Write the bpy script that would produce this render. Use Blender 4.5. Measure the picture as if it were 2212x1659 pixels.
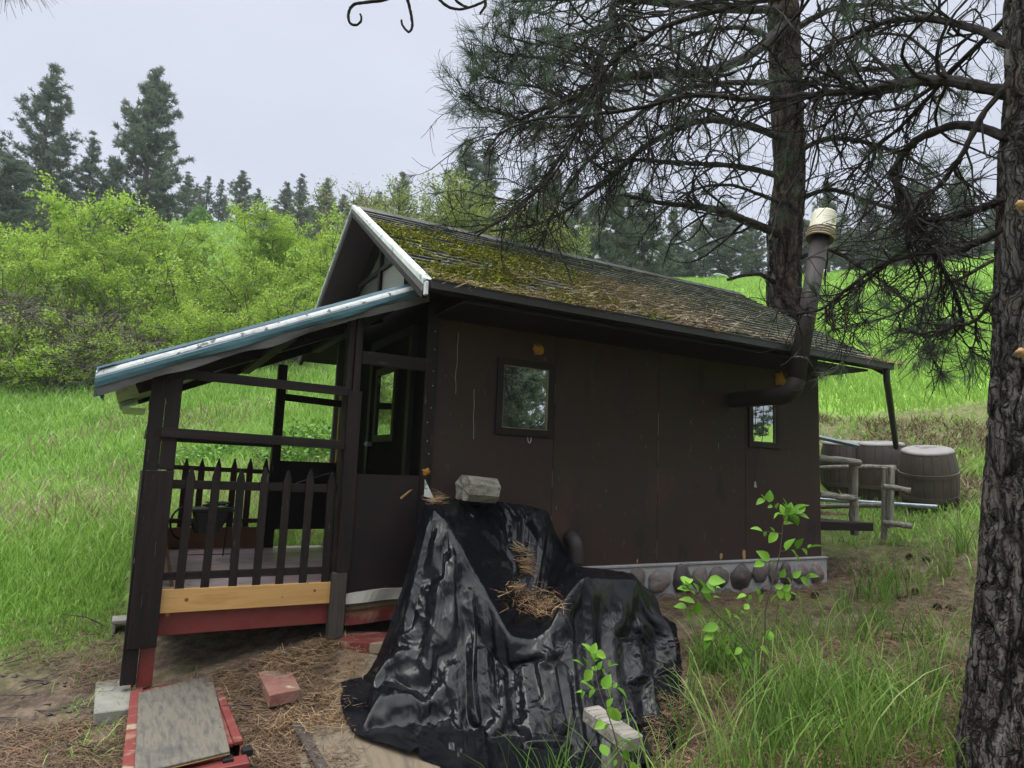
import bpy, math, random
import numpy as np
from mathutils import Matrix, Vector
random.seed(7); RNG = np.random.default_rng(11)
for o in list(bpy.data.objects): bpy.data.objects.remove(o)
SC = bpy.context.scene; COL = SC.collection

# ------------------------------------------------------------ camera
F = 1441.8; YAW, PIT, ROL = 0.5042, 0.12545, 0.03993
CAM = np.array([-2.0231, -5.0636, 0.8611])
FW = np.array([math.sin(YAW)*math.cos(PIT), math.cos(YAW)*math.cos(PIT), math.sin(PIT)])
_r = np.array([math.cos(YAW), -math.sin(YAW), 0.]); _u = np.cross(_r, FW)
RT = _r*math.cos(ROL)+_u*math.sin(ROL); UP = -_r*math.sin(ROL)+_u*math.cos(ROL)
cd = bpy.data.cameras.new("camera"); cam = bpy.data.objects.new("camera", cd); COL.objects.link(cam)
cam.matrix_world = Matrix(((RT[0], UP[0], -FW[0], CAM[0]), (RT[1], UP[1], -FW[1], CAM[1]), (RT[2], UP[2], -FW[2], CAM[2]), (0, 0, 0, 1)))
cd.sensor_width = 36; cd.lens = F/2212*36; cd.clip_start = .05; cd.clip_end = 1500
SC.camera = cam

def ray(x, y): return FW + RT*(x-1106)/F - UP*(y-829.5)/F
def at(x, y, d): return CAM + d*ray(x, y)                 # point seen at (x, y) at depth d
def hit(x, y, ax, v):                                     # point where that ray meets the plane axis=v
    r = ray(x, y); return CAM + r*(v-CAM[ax])/r[ax]

# ------------------------------------------------------------ sky and light (overcast)
SUN_EL, SUN_AZ = math.radians(58), math.radians(-60)      # azimuth from +Y clockwise
w = bpy.data.worlds.new("World"); SC.world = w; w.use_nodes = True
nt = w.node_tree; nt.nodes.clear()
def N(nt, typ, **k):
    n = nt.nodes.new(typ)
    for a, b in k.items():
        if a == 'inp':
            for i, v in b.items(): n.inputs[i].default_value = v
        else: setattr(n, a, b)
    return n
L = nt.links.new
out = N(nt, 'ShaderNodeOutputWorld'); bg = N(nt, 'ShaderNodeBackground')
tc = N(nt, 'ShaderNodeTexCoord'); sp = N(nt, 'ShaderNodeSeparateXYZ'); L(tc.outputs['Generated'], sp.inputs[0])
cr = N(nt, 'ShaderNodeValToRGB'); e = cr.color_ramp.elements
e[0].position = 0; e[0].color = (.66, .71, .83, 1); e[1].position = 1; e[1].color = (5.6, 5.65, 5.75, 1)
for p_, c_ in ((.16, (.66, .71, .83, 1)), (.40, (.565, .61, .72, 1)), (.62, (.64, .68, .79, 1)), (.80, (3.6, 3.65, 3.75, 1))):
    q = e.new(p_); q.color = c_
L(sp.outputs['Z'], cr.inputs[0])
mp = N(nt, 'ShaderNodeMapping', inp={'Scale': (1, 1, 2.6)}); L(tc.outputs['Generated'], mp.inputs[0])
no = N(nt, 'ShaderNodeTexNoise', inp={'Scale': 1.6, 'Detail': 3, 'Roughness': .45}); L(mp.outputs[0], no.inputs['Vector'])
mr = N(nt, 'ShaderNodeMapRange', inp={'From Min': .3, 'From Max': .7, 'To Min': .93, 'To Max': 1.07}); L(no.outputs[0], mr.inputs[0])
mm = N(nt, 'ShaderNodeVectorMath', operation='MULTIPLY'); L(cr.outputs[0], mm.inputs[0]); L(mr.outputs[0], mm.inputs[1])
L(mm.outputs[0], bg.inputs[0]); bg.inputs[1].default_value = 1.0; L(bg.outputs[0], out.inputs[0])
sd = bpy.data.lights.new("sun", 'SUN'); sun = bpy.data.objects.new("sun", sd); COL.objects.link(sun)
sd.energy = 1.5; sd.angle = math.radians(25); sd.color = (1, .97, .92)
sv = Vector((math.sin(SUN_AZ)*math.cos(SUN_EL), math.cos(SUN_AZ)*math.cos(SUN_EL), math.sin(SUN_EL)))
sun.rotation_euler = (-sv).to_track_quat('-Z', 'Y').to_euler()
SC.view_settings.view_transform = 'Standard'; SC.view_settings.look = 'None'
SC.view_settings.exposure = 0.18; SC.view_settings.gamma = 1
SC.cycles.max_bounces = 6; SC.cycles.transparent_max_bounces = 12

# ------------------------------------------------------------ object helpers
def empty(name, loc, label, cat, group=None, kind=None):
    o = bpy.data.objects.new(name, None); COL.objects.link(o); o.location = [float(v) for v in loc]; o.empty_display_size = .1
    return tag(o, label, cat, group, kind)
def tag(o, label=None, cat=None, group=None, kind=None):
    if label: o['label'] = label
    if cat: o['category'] = cat
    if group: o['group'] = group
    if kind: o['kind'] = kind
    return o
def wloc(o):
    p = np.zeros(3)
    while o is not None: p += np.array(o.location); o = o.parent
    return p
def mesh(name, V, Fs, mat, parent=None, var=None, smooth=False, origin=None, bevel=0, attrs=None):
    """V (n,3) in world space; Fs a list of index arrays (k,3) or (k,4)"""
    V = np.asarray(V, dtype=np.float64)
    base = wloc(parent) if parent is not None else np.zeros(3)
    org = base if origin is None else np.asarray(origin, float)
    if not isinstance(Fs, list): Fs = [Fs]
    Fs = [np.asarray(f) for f in Fs if len(f)]
    me = bpy.data.meshes.new(name)
    me.vertices.add(len(V)); me.vertices.foreach_set('co', (V-org).astype(np.float32).ravel())
    nl = sum(f.size for f in Fs); npol = sum(len(f) for f in Fs)
    me.loops.add(nl); me.polygons.add(npol)
    me.loops.foreach_set('vertex_index', np.concatenate([f.ravel() for f in Fs]).astype(np.int32))
    tot = np.concatenate([np.full(len(f), f.shape[1]) for f in Fs]).astype(np.int32)
    st = np.concatenate([[0], np.cumsum(tot)[:-1]]).astype(np.int32)
    me.polygons.foreach_set('loop_start', st)
    me.polygons.foreach_set('use_smooth', np.full(npol, bool(smooth)))
    me.update(calc_edges=True)
    allattr = dict(attrs or {})
    if var is not None: allattr['var'] = var
    for k, a in allattr.items():
        at_ = me.attributes.new(k, 'FLOAT', 'POINT'); at_.data.foreach_set('value', np.asarray(a, np.float32))
    if mat is not None: me.materials.append(mat)
    o = bpy.data.objects.new(name, me); COL.objects.link(o)
    o.location = org-base
    if parent is not None: o.parent = parent
    if bevel:
        b = o.modifiers.new('bevel', 'BEVEL'); b.width = bevel; b.segments = 1; b.limit_method = 'ANGLE'
    return o
BOXF = np.array([(0, 3, 2, 1), (4, 5, 6, 7), (0, 1, 5, 4), (1, 2, 6, 5), (2, 3, 7, 6), (3, 0, 4, 7)])
def nrm(v): v = np.asarray(v, float); return v/np.maximum(np.linalg.norm(v, axis=-1, keepdims=True), 1e-9)
class MB:
    def __init__(s): s.V = []; s.Q = []; s.T = []; s.n = 0; s.A = []
    def add(s, V, Q=None, T=None, var=None):
        V = np.asarray(V, float)
        if Q is not None and len(Q): s.Q.append(np.asarray(Q)+s.n)
        if T is not None and len(T): s.T.append(np.asarray(T)+s.n)
        s.V.append(V); s.A.append(np.full(len(V), random.random() if var is None else var) if np.ndim(var) == 0 else np.asarray(var)); s.n += len(V); return s
    def hexa(s, P, var=None): return s.add(P, BOXF, var=var)   # bottom 4 ccw, top 4
    def box(s, x0, x1, y0, y1, z0, z1, var=None):
        return s.hexa([(x0, y0, z0), (x1, y0, z0), (x1, y1, z0), (x0, y1, z0), (x0, y0, z1), (x1, y0, z1), (x1, y1, z1), (x0, y1, z1)], var)
    def beam(s, a, b, w, h, up=(0, 0, 1), var=None):            # w across, h along up
        a = np.array(a, float); b = np.array(b, float); d = nrm(b-a); x = nrm(np.cross(d, up)); u = np.cross(x, d)
        P = []
        for p in (a, b):
            for sx, su in ((-1, -1), (1, -1), (1, 1), (-1, 1)): P.append(p+x*sx*w/2+u*su*h/2)
        return s.add(P, [(0, 1, 2, 3), (4, 7, 6, 5), (0, 4, 5, 1), (1, 5, 6, 2), (2, 6, 7, 3), (3, 7, 4, 0)], var=var)
    def tube(s, P, R, n=8, cap=True, var=None, rough=0):
        P = np.asarray(P, float); m = len(P); R = np.broadcast_to(R, (m,)) if np.ndim(R) == 0 or len(np.atleast_1d(R)) == m else np.interp(np.linspace(0, 1, m), np.linspace(0, 1, len(R)), R)
        T = np.gradient(P, axis=0); T = nrm(T)
        ref = np.array([0, 0, 1.]) if abs(T[0, 2]) < .9 else np.array([1., 0, 0])
        X = np.cross(T, ref); bad = np.linalg.norm(X, axis=1) < .15
        if bad.any(): X[bad] = np.cross(T[bad], [.7, .7, .1])
        X = nrm(X)
        for i in range(1, m):                                       # parallel transport
            v = X[i-1]-T[i]*np.dot(X[i-1], T[i]); l_ = np.linalg.norm(v)
            if l_ > 1e-6: X[i] = v/l_
        Y = np.cross(T, X); a = np.arange(n)*2*np.pi/n
        rr = R[:, None]*(1+(RNG.normal(0, rough, (m, n)) if rough else 0))
        V = P[:, None]+(X[:, None]*np.cos(a)[None, :, None]+Y[:, None]*np.sin(a)[None, :, None])*rr[..., None] if rough else P[:, None]+(X[:, None]*np.cos(a)[None, :, None]+Y[:, None]*np.sin(a)[None, :, None])*R[:, None, None]
        V = V.reshape(-1, 3); i = np.arange(m-1)[:, None]*n; j = np.arange(n)[None]; k = (j+1) % n
        Q = np.stack([i+j, i+k, i+n+k, i+n+j], -1).reshape(-1, 4)
        Tr = []
        if cap:
            V = np.vstack([V, P[0], P[-1]]); c0 = m*n
            jj = np.arange(n); kk = (jj+1) % n
            Tr = np.vstack([np.stack([kk, jj, np.full(n, c0)], -1), np.stack([(m-1)*n+jj, (m-1)*n+kk, np.full(n, c0+1)], -1)])
        return s.add(V, Q, Tr, var=var)
    def lathe(s, c, prof, n=24, axis=(0, 0, 1), var=None):           # prof: (r, h)
        c = np.array(c, float); ax = nrm(axis); X = nrm(np.cross(ax, (0, 1, 0) if abs(ax[1]) < .9 else (1, 0, 0))); Y = np.cross(ax, X)
        a = np.arange(n)*2*np.pi/n; V = []
        for r, h in prof: V.append(c+ax*h+(X[None]*np.cos(a)[:, None]+Y[None]*np.sin(a)[:, None])*r)
        m = len(prof); V = np.vstack(V); i = np.arange(m-1)[:, None]*n; j = np.arange(n)[None]; k = (j+1) % n
        return s.add(V, np.stack([i+j, i+k, i+n+k, i+n+j], -1).reshape(-1, 4), var=var)
    def prism(s, pts, d, var=None):                                 # planar outline (ccw) extruded by vector d; convex only
        p = np.array(pts, float); n = len(p); d = np.array(d, float); V = np.vstack([p, p+d])
        Q = [(i, (i+1) % n, (i+1) % n+n, i+n) for i in range(n)]
        T = [(0, i+1, i) for i in range(1, n-1)]+[(n, n+i, n+i+1) for i in range(1, n-1)]
        return s.add(V, Q, T, var=var)
    def build(s, name, mat, parent=None, **k):
        V = np.vstack(s.V); Fs = []
        if s.Q: Fs.append(np.vstack(s.Q))
        if s.T: Fs.append(np.vstack(s.T))
        return mesh(name, V, Fs, mat, parent, var=np.concatenate(s.A), **k)

# ------------------------------------------------------------ numpy value noise
_P = RNG.random((64, 64, 64))
def vnoise(p):
    p = np.asarray(p, float); i = np.floor(p).astype(int); f = p-i; f = f*f*(3-2*f); i %= 64; j = (i+1) % 64
    def g(a, b, c): return _P[(i if a == 0 else j)[..., 0], (i if b == 0 else j)[..., 1], (i if c == 0 else j)[..., 2]]
    x, y, z = f[..., 0], f[..., 1], f[..., 2]
    a = g(0, 0, 0)*(1-x)+g(1, 0, 0)*x; b = g(0, 1, 0)*(1-x)+g(1, 1, 0)*x
    c = g(0, 0, 1)*(1-x)+g(1, 0, 1)*x; d = g(0, 1, 1)*(1-x)+g(1, 1, 1)*x
    return (a*(1-y)+b*y)*(1-z)+(c*(1-y)+d*y)*z
def fbm(p, o=4):
    p = np.asarray(p, float); s = 0; a = .5
    for k in range(o): s = s+a*(vnoise(p*2**k+k*17.3)-.5)*2; a /= 2
    return s
def p3(x, y, z=0): return np.stack(np.broadcast_arrays(x, y, z), -1)

# ------------------------------------------------------------ materials
def material(name): m = bpy.data.materials.new(name); m.use_nodes = True; m.node_tree.nodes.clear(); return m
def surf(name, cols, scale=(6, 6, 6), detail=5, rough=.75, spec=.3, bump=.3, bscale=None, bdist=.01, spots=(), dist=0., varamt=0., rough2=None, metal=0., lo=.3, hi=.7):
    """noise-mixed surface. cols: list of linear colours; spots: (colour, scale vec, threshold, softness)"""
    m = material(name); t = m.node_tree; K = t.links.new
    o = N(t, 'ShaderNodeOutputMaterial'); b = N(t, 'ShaderNodeBsdfPrincipled'); K(b.outputs[0], o.inputs[0])
    tc = N(t, 'ShaderNodeTexCoord'); mp = N(t, 'ShaderNodeMapping', inp={'Scale': scale}); K(tc.outputs['Object'], mp.inputs[0])
    n = N(t, 'ShaderNodeTexNoise', inp={'Scale': 1., 'Detail': detail, 'Roughness': .6, 'Distortion': dist}); K(mp.outputs[0], n.inputs['Vector'])
    r = N(t, 'ShaderNodeValToRGB'); el = r.color_ramp.elements
    while len(el) < len(cols): el.new(.5)
    for i, c in enumerate(cols): el[i].position = lo+(hi-lo)*i/max(1, len(cols)-1); el[i].color = (*c, 1)
    K(n.outputs[0], r.inputs[0]); colr = r.outputs[0]
    if varamt:
        a = N(t, 'ShaderNodeAttribute', attribute_name='var'); mr = N(t, 'ShaderNodeMapRange', inp={'To Min': 1-varamt, 'To Max': 1+varamt}); K(a.outputs['Fac'], mr.inputs[0])
        v = N(t, 'ShaderNodeVectorMath', operation='MULTIPLY'); K(colr, v.inputs[0]); K(mr.outputs[0], v.inputs[1]); colr = v.outputs[0]
    for (c, sc_, th, so) in spots:
        mp2 = N(t, 'ShaderNodeMapping', inp={'Scale': sc_, 'Location': (3.1*th, 1.7, .4)}); K(tc.outputs['Object'], mp2.inputs[0])
        n2 = N(t, 'ShaderNodeTexNoise', inp={'Scale': 1., 'Detail': 3, 'Roughness': .6}); K(mp2.outputs[0], n2.inputs['Vector'])
        mr = N(t, 'ShaderNodeMapRange', inp={'From Min': th, 'From Max': th+so}); K(n2.outputs[0], mr.inputs[0])
        mx = N(t, 'ShaderNodeMix', data_type='RGBA'); K(mr.outputs[0], mx.inputs[0]); K(colr, mx.inputs[6]); mx.inputs[7].default_value = (*c, 1); colr = mx.outputs[2]
    K(colr, b.inputs['Base Color']); b.inputs['Roughness'].default_value = rough; b.inputs['Specular IOR Level'].default_value = spec; b.inputs['Metallic'].default_value = metal
    if rough2 is not None:
        mr = N(t, 'ShaderNodeMapRange', inp={'From Min': .3, 'From Max': .7, 'To Min': rough, 'To Max': rough2}); K(n.outputs[0], mr.inputs[0]); K(mr.outputs[0], b.inputs['Roughness'])
    if bump:
        src = n.outputs[0]
        if bscale is not None:
            mp3 = N(t, 'ShaderNodeMapping', inp={'Scale': bscale}); K(tc.outputs['Object'], mp3.inputs[0])
            n3 = N(t, 'ShaderNodeTexNoise', inp={'Scale': 1., 'Detail': 6, 'Roughness': .65}); K(mp3.outputs[0], n3.inputs['Vector']); src = n3.outputs[0]
        bp = N(t, 'ShaderNodeBump', inp={'Strength': bump, 'Distance': bdist}); K(src, bp.inputs['Height']); K(bp.outputs[0], b.inputs['Normal'])
    m['b'] = b.name
    return m
def leafmat(name, cols, trans=.35, rough=.6, spec=.25, back=None):
    m = material(name); t = m.node_tree; K = t.links.new
    o = N(t, 'ShaderNodeOutputMaterial'); b = N(t, 'ShaderNodeBsdfPrincipled', inp={'Roughness': rough, 'Specular IOR Level': spec})
    a = N(t, 'ShaderNodeAttribute', attribute_name='var'); r = N(t, 'ShaderNodeValToRGB'); el = r.color_ramp.elements
    while len(el) < len(cols): el.new(.5)
    for i, c in enumerate(cols): el[i].position = i/max(1, len(cols)-1); el[i].color = (*c, 1)
    K(a.outputs['Fac'], r.inputs[0]); K(r.outputs[0], b.inputs['Base Color'])
    if trans:
        tr = N(t, 'ShaderNodeBsdfTranslucent'); K(r.outputs[0], tr.inputs[0]); mx = N(t, 'ShaderNodeMixShader', inp={0: trans})
        K(b.outputs[0], mx.inputs[1]); K(tr.outputs[0], mx.inputs[2]); K(mx.outputs[0], o.inputs[0])
    else: K(b.outputs[0], o.inputs[0])
    return m
M = {}
BR = (.0135, .0080, .0080)
def brownwood(name, sc_): return surf(name, [(.006, .0045, .005), BR, (.022, .0145, .014)], sc_, rough=.62, spec=.22, bump=.35, bdist=.004, varamt=.25,
    spots=[((.12, .10, .085), tuple(v*3 for v in sc_), .69, .02)])
M['post'] = brownwood('dark_brown_post_wood', (28, 28, 2.2))
M['rail'] = brownwood('dark_brown_rail_wood', (2.2, 28, 28))
M['railY'] = brownwood('dark_brown_crosswise_wood', (28, 2.2, 28))
M['panel'] = surf('dark_brown_panel', [(.0085, .0055, .006), (.0125, .0078, .0082), (.017, .0105, .0105)], (3, 3, 3), rough=.6, spec=.22, bump=.25, bscale=(60, 60, 60), bdist=.002,
    spots=[((.09, .07, .055), (40, 40, 14), .72, .02)])
M['wall'] = surf('weathered_brown_siding', [(.018, .0115, .0105), (.036, .0195, .0170), (.031, .0210, .0165), (.050, .0275, .023)], (1.3, 1.3, .8), detail=8, rough=.62, rough2=.75, spec=.22, bump=.5, bscale=(42, 42, 24), bdist=.004,
    spots=[((.055, .040, .034), (22, 22, 10), .66, .05), ((.19, .16, .13), (46, 46, 17), .755, .015), ((.012, .009, .008), (3, 3, 1.2), .62, .14), ((.046, .032, .027), (6, 6, .5), .64, .16)])
M['red'] = surf('dark_red_paint', [(.10, .015, .013), (.15, .024, .020), (.12, .03, .026)], (6, 6, 6), rough=.5, spec=.4, bump=.2, bscale=(3, 40, 40), bdist=.002, spots=[((.30, .20, .17), (14, 50, 20), .74, .02)])
M['redworn'] = surf('worn_red_paint_over_wood', [(.17, .04, .032), (.13, .024, .02), (.21, .11, .08)], (5, 9, 5), rough=.8, bump=.5, bscale=(30, 6, 30), bdist=.005,
    spots=[((.24, .19, .13), (4, 7, 4), .56, .06), ((.05, .04, .035), (20, 30, 9), .68, .03)])
M['redpicket'] = surf('deep_red_picket_paint', [(.028, .006, .008), (.045, .01, .011)], (20, 20, 3), rough=.6, bump=.2)
M['pine'] = surf('fresh_pine_board', [(.40, .22, .075), (.47, .28, .105), (.36, .18, .055)], (1.4, 30, 16), detail=4, rough=.6, spec=.3, bump=.15, dist=.6, bdist=.002)
M['rawwood'] = surf('raw_lumber', [(.30, .17, .07), (.38, .24, .11)], (20, 20, 2), rough=.7, bump=.2)
M['brownboard'] = surf('orange_brown_board', [(.13, .06, .022), (.17, .085, .033)], (1.5, 20, 20), rough=.6, bump=.2)
M['deck'] = surf('mauve_grey_painted_deck', [(.34, .21, .225), (.44, .32, .34), (.54, .48, .51)], (2, 4, 2), rough=.34, spec=.5, bump=.2, bscale=(5, 60, 20), bdist=.003, spots=[((.05, .035, .035), (12, 18, 5), .66, .05)])
M['plywood'] = surf('weathered_grey_plywood', [(.045, .044, .043), (.088, .080, .066), (.125, .112, .088), (.070, .062, .057)], (30, 5, 9), detail=8, rough=.8, bump=.5, bscale=(60, 5, 30), bdist=.004, dist=.25,
    spots=[((.04, .043, .045), (2.2, 3.5, 2), .60, .22), ((.07, .05, .04), (26, 26, 10), .72, .03)])
M['tanply'] = surf('tan_weathered_plywood', [(.10, .078, .05), (.145, .115, .078), (.085, .07, .053)], (14, 3, 5), detail=7, rough=.85, bump=.4, bscale=(50, 5, 20), bdist=.004, dist=.5, spots=[((.07, .06, .05), (20, 20, 8), .68, .04)])
M['greywood'] = surf('weathered_grey_log', [(.09, .083, .07), (.19, .175, .15), (.28, .26, .225)], (3, 30, 30), detail=6, rough=.9, bump=.8, bdist=.01, spots=[((.035, .033, .03), (3, 45, 45), .64, .03)])
M['greypost'] = surf('weathered_grey_post', [(.11, .10, .085), (.22, .205, .175), (.30, .28, .24)], (30, 30, 3), detail=6, rough=.9, bump=.8, bdist=.01, spots=[((.035, .033, .03), (45, 45, 3), .64, .03)])
M['oldpost'] = surf('rotten_brown_post', [(.025, .02, .017), (.06, .05, .042), (.03, .02, .018)], (40, 40, 2.5), detail=6, rough=.9, bump=.8, bdist=.008)
M['concrete'] = surf('concrete', [(.16, .157, .135), (.23, .225, .195)], (9, 9, 9), detail=8, rough=.9, bump=.4, bscale=(60, 60, 60), spots=[((.11, .12, .08), (4, 4, 4), .58, .12)])
M['brick'] = surf('worn_red_masonry', [(.15, .06, .048), (.20, .095, .072), (.16, .125, .092)], (10, 10, 10), detail=7, rough=.85, bump=.5, bscale=(50, 50, 50), spots=[((.33, .27, .19), (9, 9, 9), .6, .05)])
M['mortar'] = surf('pale_mortar', [(.22, .21, .21), (.33, .32, .32)], (6, 6, 6), detail=8, rough=.9, bump=.6, bscale=(45, 45, 45), spots=[((.36, .34, .30), (5, 5, 9), .66, .04)])
M['cobble'] = surf('brown_grey_cobble', [(.060, .050, .046), (.115, .10, .094), (.095, .066, .058), (.15, .14, .13)], (7, 7, 7), detail=6, rough=.55, spec=.4, bump=.5, bscale=(25, 25, 25), varamt=.45, spots=[((.22, .21, .20), (22, 9, 9), .68, .03)])
M['shingle'] = surf('dark_asphalt_shingle', [(.032, .040, .038), (.060, .066, .058), (.090, .090, .075)], (3, 7, 7), detail=8, rough=.85, bump=.5, bscale=(120, 120, 120), bdist=.003, varamt=.4, spots=[((.10, .09, .07), (4, 5, 5), .62, .08)])
M['darkmetal'] = surf('dark_brown_metal', [(.008, .0065, .006), (.013, .010, .0095)], (5, 5, 2), rough=.5, spec=.5, bump=.05, spots=[((.05, .045, .04), (10, 10, 4), .66, .08)])
M['pipemetal'] = surf('painted_brown_stovepipe', [(.022, .0175, .016), (.036, .029, .026)], (6, 6, 1.5), detail=6, rough=.42, rough2=.6, spec=.25, bump=.06, spots=[((.11, .10, .09), (14, 14, 5), .70, .04)])
M['whitetrim'] = surf('pale_worn_trim', [(.42, .46, .46), (.60, .62, .61)], (3, 9, 9), rough=.45, spec=.5, bump=.1, spots=[((.22, .27, .26), (4, 14, 14), .58, .06)])
M['flash'] = surf('worn_white_roof_flashing', [(.38, .39, .40), (.50, .51, .51), (.28, .285, .29)], (9, 9, 9), detail=7, rough=.6, bump=.4, dist=1.2, spots=[((.10, .10, .09), (13, 24, 13), .60, .025), ((.05, .05, .045), (7, 40, 7), .66, .02)])
M['teal'] = surf('faded_teal_metal', [(.035, .085, .115), (.055, .13, .165), (.03, .07, .09)], (3, 9, 12), detail=6, rough=.42, spec=.5, bump=.35, bscale=(7, 7, 7), bdist=.01, spots=[((.12, .16, .17), (6, 25, 12), .66, .04)])
M['corr'] = surf('galvanised_sheet', [(.42, .43, .40), (.58, .59, .55)], (5, 5, 5), rough=.4, metal=.1, spec=.5, bump=.05, spots=[((.09, .085, .06), (5, 7, 5), .58, .1)])
M['felt'] = surf('grey_roofing_felt', [(.07, .068, .07), (.11, .105, .105)], (4, 14, 14), rough=.8, bump=.4)
M['steel'] = surf('galvanised_pipe', [(.22, .26, .30), (.36, .41, .45)], (4, 20, 20), rough=.35, metal=.7, spec=.5, bump=.05)
M['black'] = surf('matt_black_metal', [(.008, .008, .009), (.016, .016, .017)], (12, 12, 12), rough=.45, spec=.5, bump=.1)
M['rubber'] = surf('black_rubber', [(.006, .006, .007), (.011, .011, .012)], (12, 12, 12), rough=.6, bump=.05)
M['foam'] = surf('orange_expanding_foam', [(.26, .11, .018), (.38, .19, .035)], (14, 14, 14), rough=.75, bump=.8, bscale=(30, 30, 30), bdist=.01)
M['bucket'] = surf('yellowed_white_plastic', [(.52, .50, .37), (.64, .62, .50)], (6, 6, 3), detail=6, rough=.5, spec=.45, bump=.1, spots=[((.30, .25, .12), (9, 9, 5), .62, .06)])
M['bucketrim'] = surf('brown_stained_plastic', [(.20, .13, .075), (.34, .26, .17)], (8, 8, 20), rough=.55, bump=.1)
M['barrel'] = surf('brown_plastic_barrel', [(.052, .040, .035), (.075, .059, .052)], (6, 6, 3), rough=.5, spec=.45, bump=.1, spots=[((.15, .13, .11), (9, 9, 5), .68, .05)])
M['barreltop'] = surf('pale_dusty_barrel_lid', [(.18, .17, .165), (.27, .255, .25)], (5, 5, 5), rough=.6, bump=.1, spots=[((.12, .10, .09), (7, 7, 7), .58, .05)])
M['cord'] = surf('orange_cord', [(.34, .10, .035), (.40, .15, .06)], (9, 9, 9), rough=.6, bump=0)
M['whitecloth'] = surf('dirty_white_sheeting', [(.27, .26, .23), (.36, .345, .31)], (4, 9, 9), rough=.8, bump=.3)
M['osb'] = surf('flaked_strand_board', [(.018, .016, .014), (.05, .046, .04), (.20, .195, .18)], (28, 28, 16), detail=3, rough=.7, bump=.4, dist=2.5, lo=.40, hi=.66)
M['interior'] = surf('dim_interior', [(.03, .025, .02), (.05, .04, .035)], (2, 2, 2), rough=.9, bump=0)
M['needlecone'] = surf('pine_cone_scales', [(.035, .018, .012), (.075, .042, .026)], (60, 60, 60), rough=.8, bump=.5)
# glass
def glassmat(name, tint, refl=.18, rough=.01):
    m = material(name); t = m.node_tree; K = t.links.new
    o = N(t, 'ShaderNodeOutputMaterial'); g = N(t, 'ShaderNodeBsdfGlossy', inp={'Roughness': rough, 'Color': (.9, .95, .95, 1)}); tr = N(t, 'ShaderNodeBsdfTransparent', inp={'Color': (*tint, 1)})
    fr = N(t, 'ShaderNodeFresnel', inp={'IOR': 1.5}); mr = N(t, 'ShaderNodeMapRange', inp={'From Min': 0, 'From Max': 1, 'To Min': refl, 'To Max': 1.0}); K(fr.outputs[0], mr.inputs[0])
    mx = N(t, 'ShaderNodeMixShader'); K(mr.outputs[0], mx.inputs[0]); K(tr.outputs[0], mx.inputs[1]); K(g.outputs[0], mx.inputs[2]); K(mx.outputs[0], o.inputs[0]); return m
M['glass'] = glassmat('window_glass', (.30, .34, .32), .40); M['mirrorglass'] = glassmat('dark_window_glass', (.10, .11, .11), .78)
M['greyglass'] = surf('dusty_grey_pane', [(.055, .058, .058), (.08, .083, .083)], (3, 3, 3), rough=.25, spec=.6, bump=0)
M['paleglass'] = surf('pale_covered_pane', [(.13, .13, .127), (.165, .165, .16)], (3, 3, 3), rough=.3, spec=.6, bump=0)
# bark
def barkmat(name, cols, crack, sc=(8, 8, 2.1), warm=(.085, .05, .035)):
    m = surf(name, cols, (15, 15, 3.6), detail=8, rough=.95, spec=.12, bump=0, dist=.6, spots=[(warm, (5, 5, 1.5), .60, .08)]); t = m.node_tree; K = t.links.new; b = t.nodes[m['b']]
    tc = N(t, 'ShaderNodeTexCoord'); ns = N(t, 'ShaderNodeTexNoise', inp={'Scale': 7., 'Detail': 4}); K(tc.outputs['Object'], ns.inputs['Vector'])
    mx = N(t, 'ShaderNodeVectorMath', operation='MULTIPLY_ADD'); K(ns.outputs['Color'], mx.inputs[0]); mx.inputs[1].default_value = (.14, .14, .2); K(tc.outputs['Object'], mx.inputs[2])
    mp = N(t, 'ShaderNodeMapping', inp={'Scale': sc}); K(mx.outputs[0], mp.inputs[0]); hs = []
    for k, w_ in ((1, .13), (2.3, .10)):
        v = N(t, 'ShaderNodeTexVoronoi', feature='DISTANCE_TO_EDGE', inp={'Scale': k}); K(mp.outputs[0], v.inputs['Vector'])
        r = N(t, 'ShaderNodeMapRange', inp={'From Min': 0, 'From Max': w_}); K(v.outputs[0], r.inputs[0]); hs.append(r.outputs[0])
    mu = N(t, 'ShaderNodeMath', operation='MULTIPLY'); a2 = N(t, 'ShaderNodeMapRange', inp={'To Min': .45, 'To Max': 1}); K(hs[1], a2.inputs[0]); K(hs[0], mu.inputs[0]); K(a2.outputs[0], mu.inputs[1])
    src = b.inputs['Base Color'].links[0].from_socket; mc = N(t, 'ShaderNodeMix', data_type='RGBA'); K(mu.outputs[0], mc.inputs[0]); mc.inputs[6].default_value = (*crack, 1); K(src, mc.inputs[7]); K(mc.outputs[2], b.inputs['Base Color'])  # darkens cracks: the furrows' own dark bark plus shade put into colour
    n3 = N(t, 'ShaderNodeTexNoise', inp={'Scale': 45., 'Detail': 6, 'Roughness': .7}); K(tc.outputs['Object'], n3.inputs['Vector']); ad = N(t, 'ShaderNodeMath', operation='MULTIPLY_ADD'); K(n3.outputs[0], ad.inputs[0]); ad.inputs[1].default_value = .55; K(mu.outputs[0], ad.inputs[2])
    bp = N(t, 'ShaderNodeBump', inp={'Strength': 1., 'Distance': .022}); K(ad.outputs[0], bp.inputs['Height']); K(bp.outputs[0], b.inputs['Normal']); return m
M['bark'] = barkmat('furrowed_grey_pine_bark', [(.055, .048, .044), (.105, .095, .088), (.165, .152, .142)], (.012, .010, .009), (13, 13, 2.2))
M['barkred'] = barkmat('reddish_pine_bark', [(.035, .027, .024), (.070, .052, .045), (.105, .080, .068)], (.012, .009, .008), (5, 5, 1.2), (.15, .075, .042))
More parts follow.
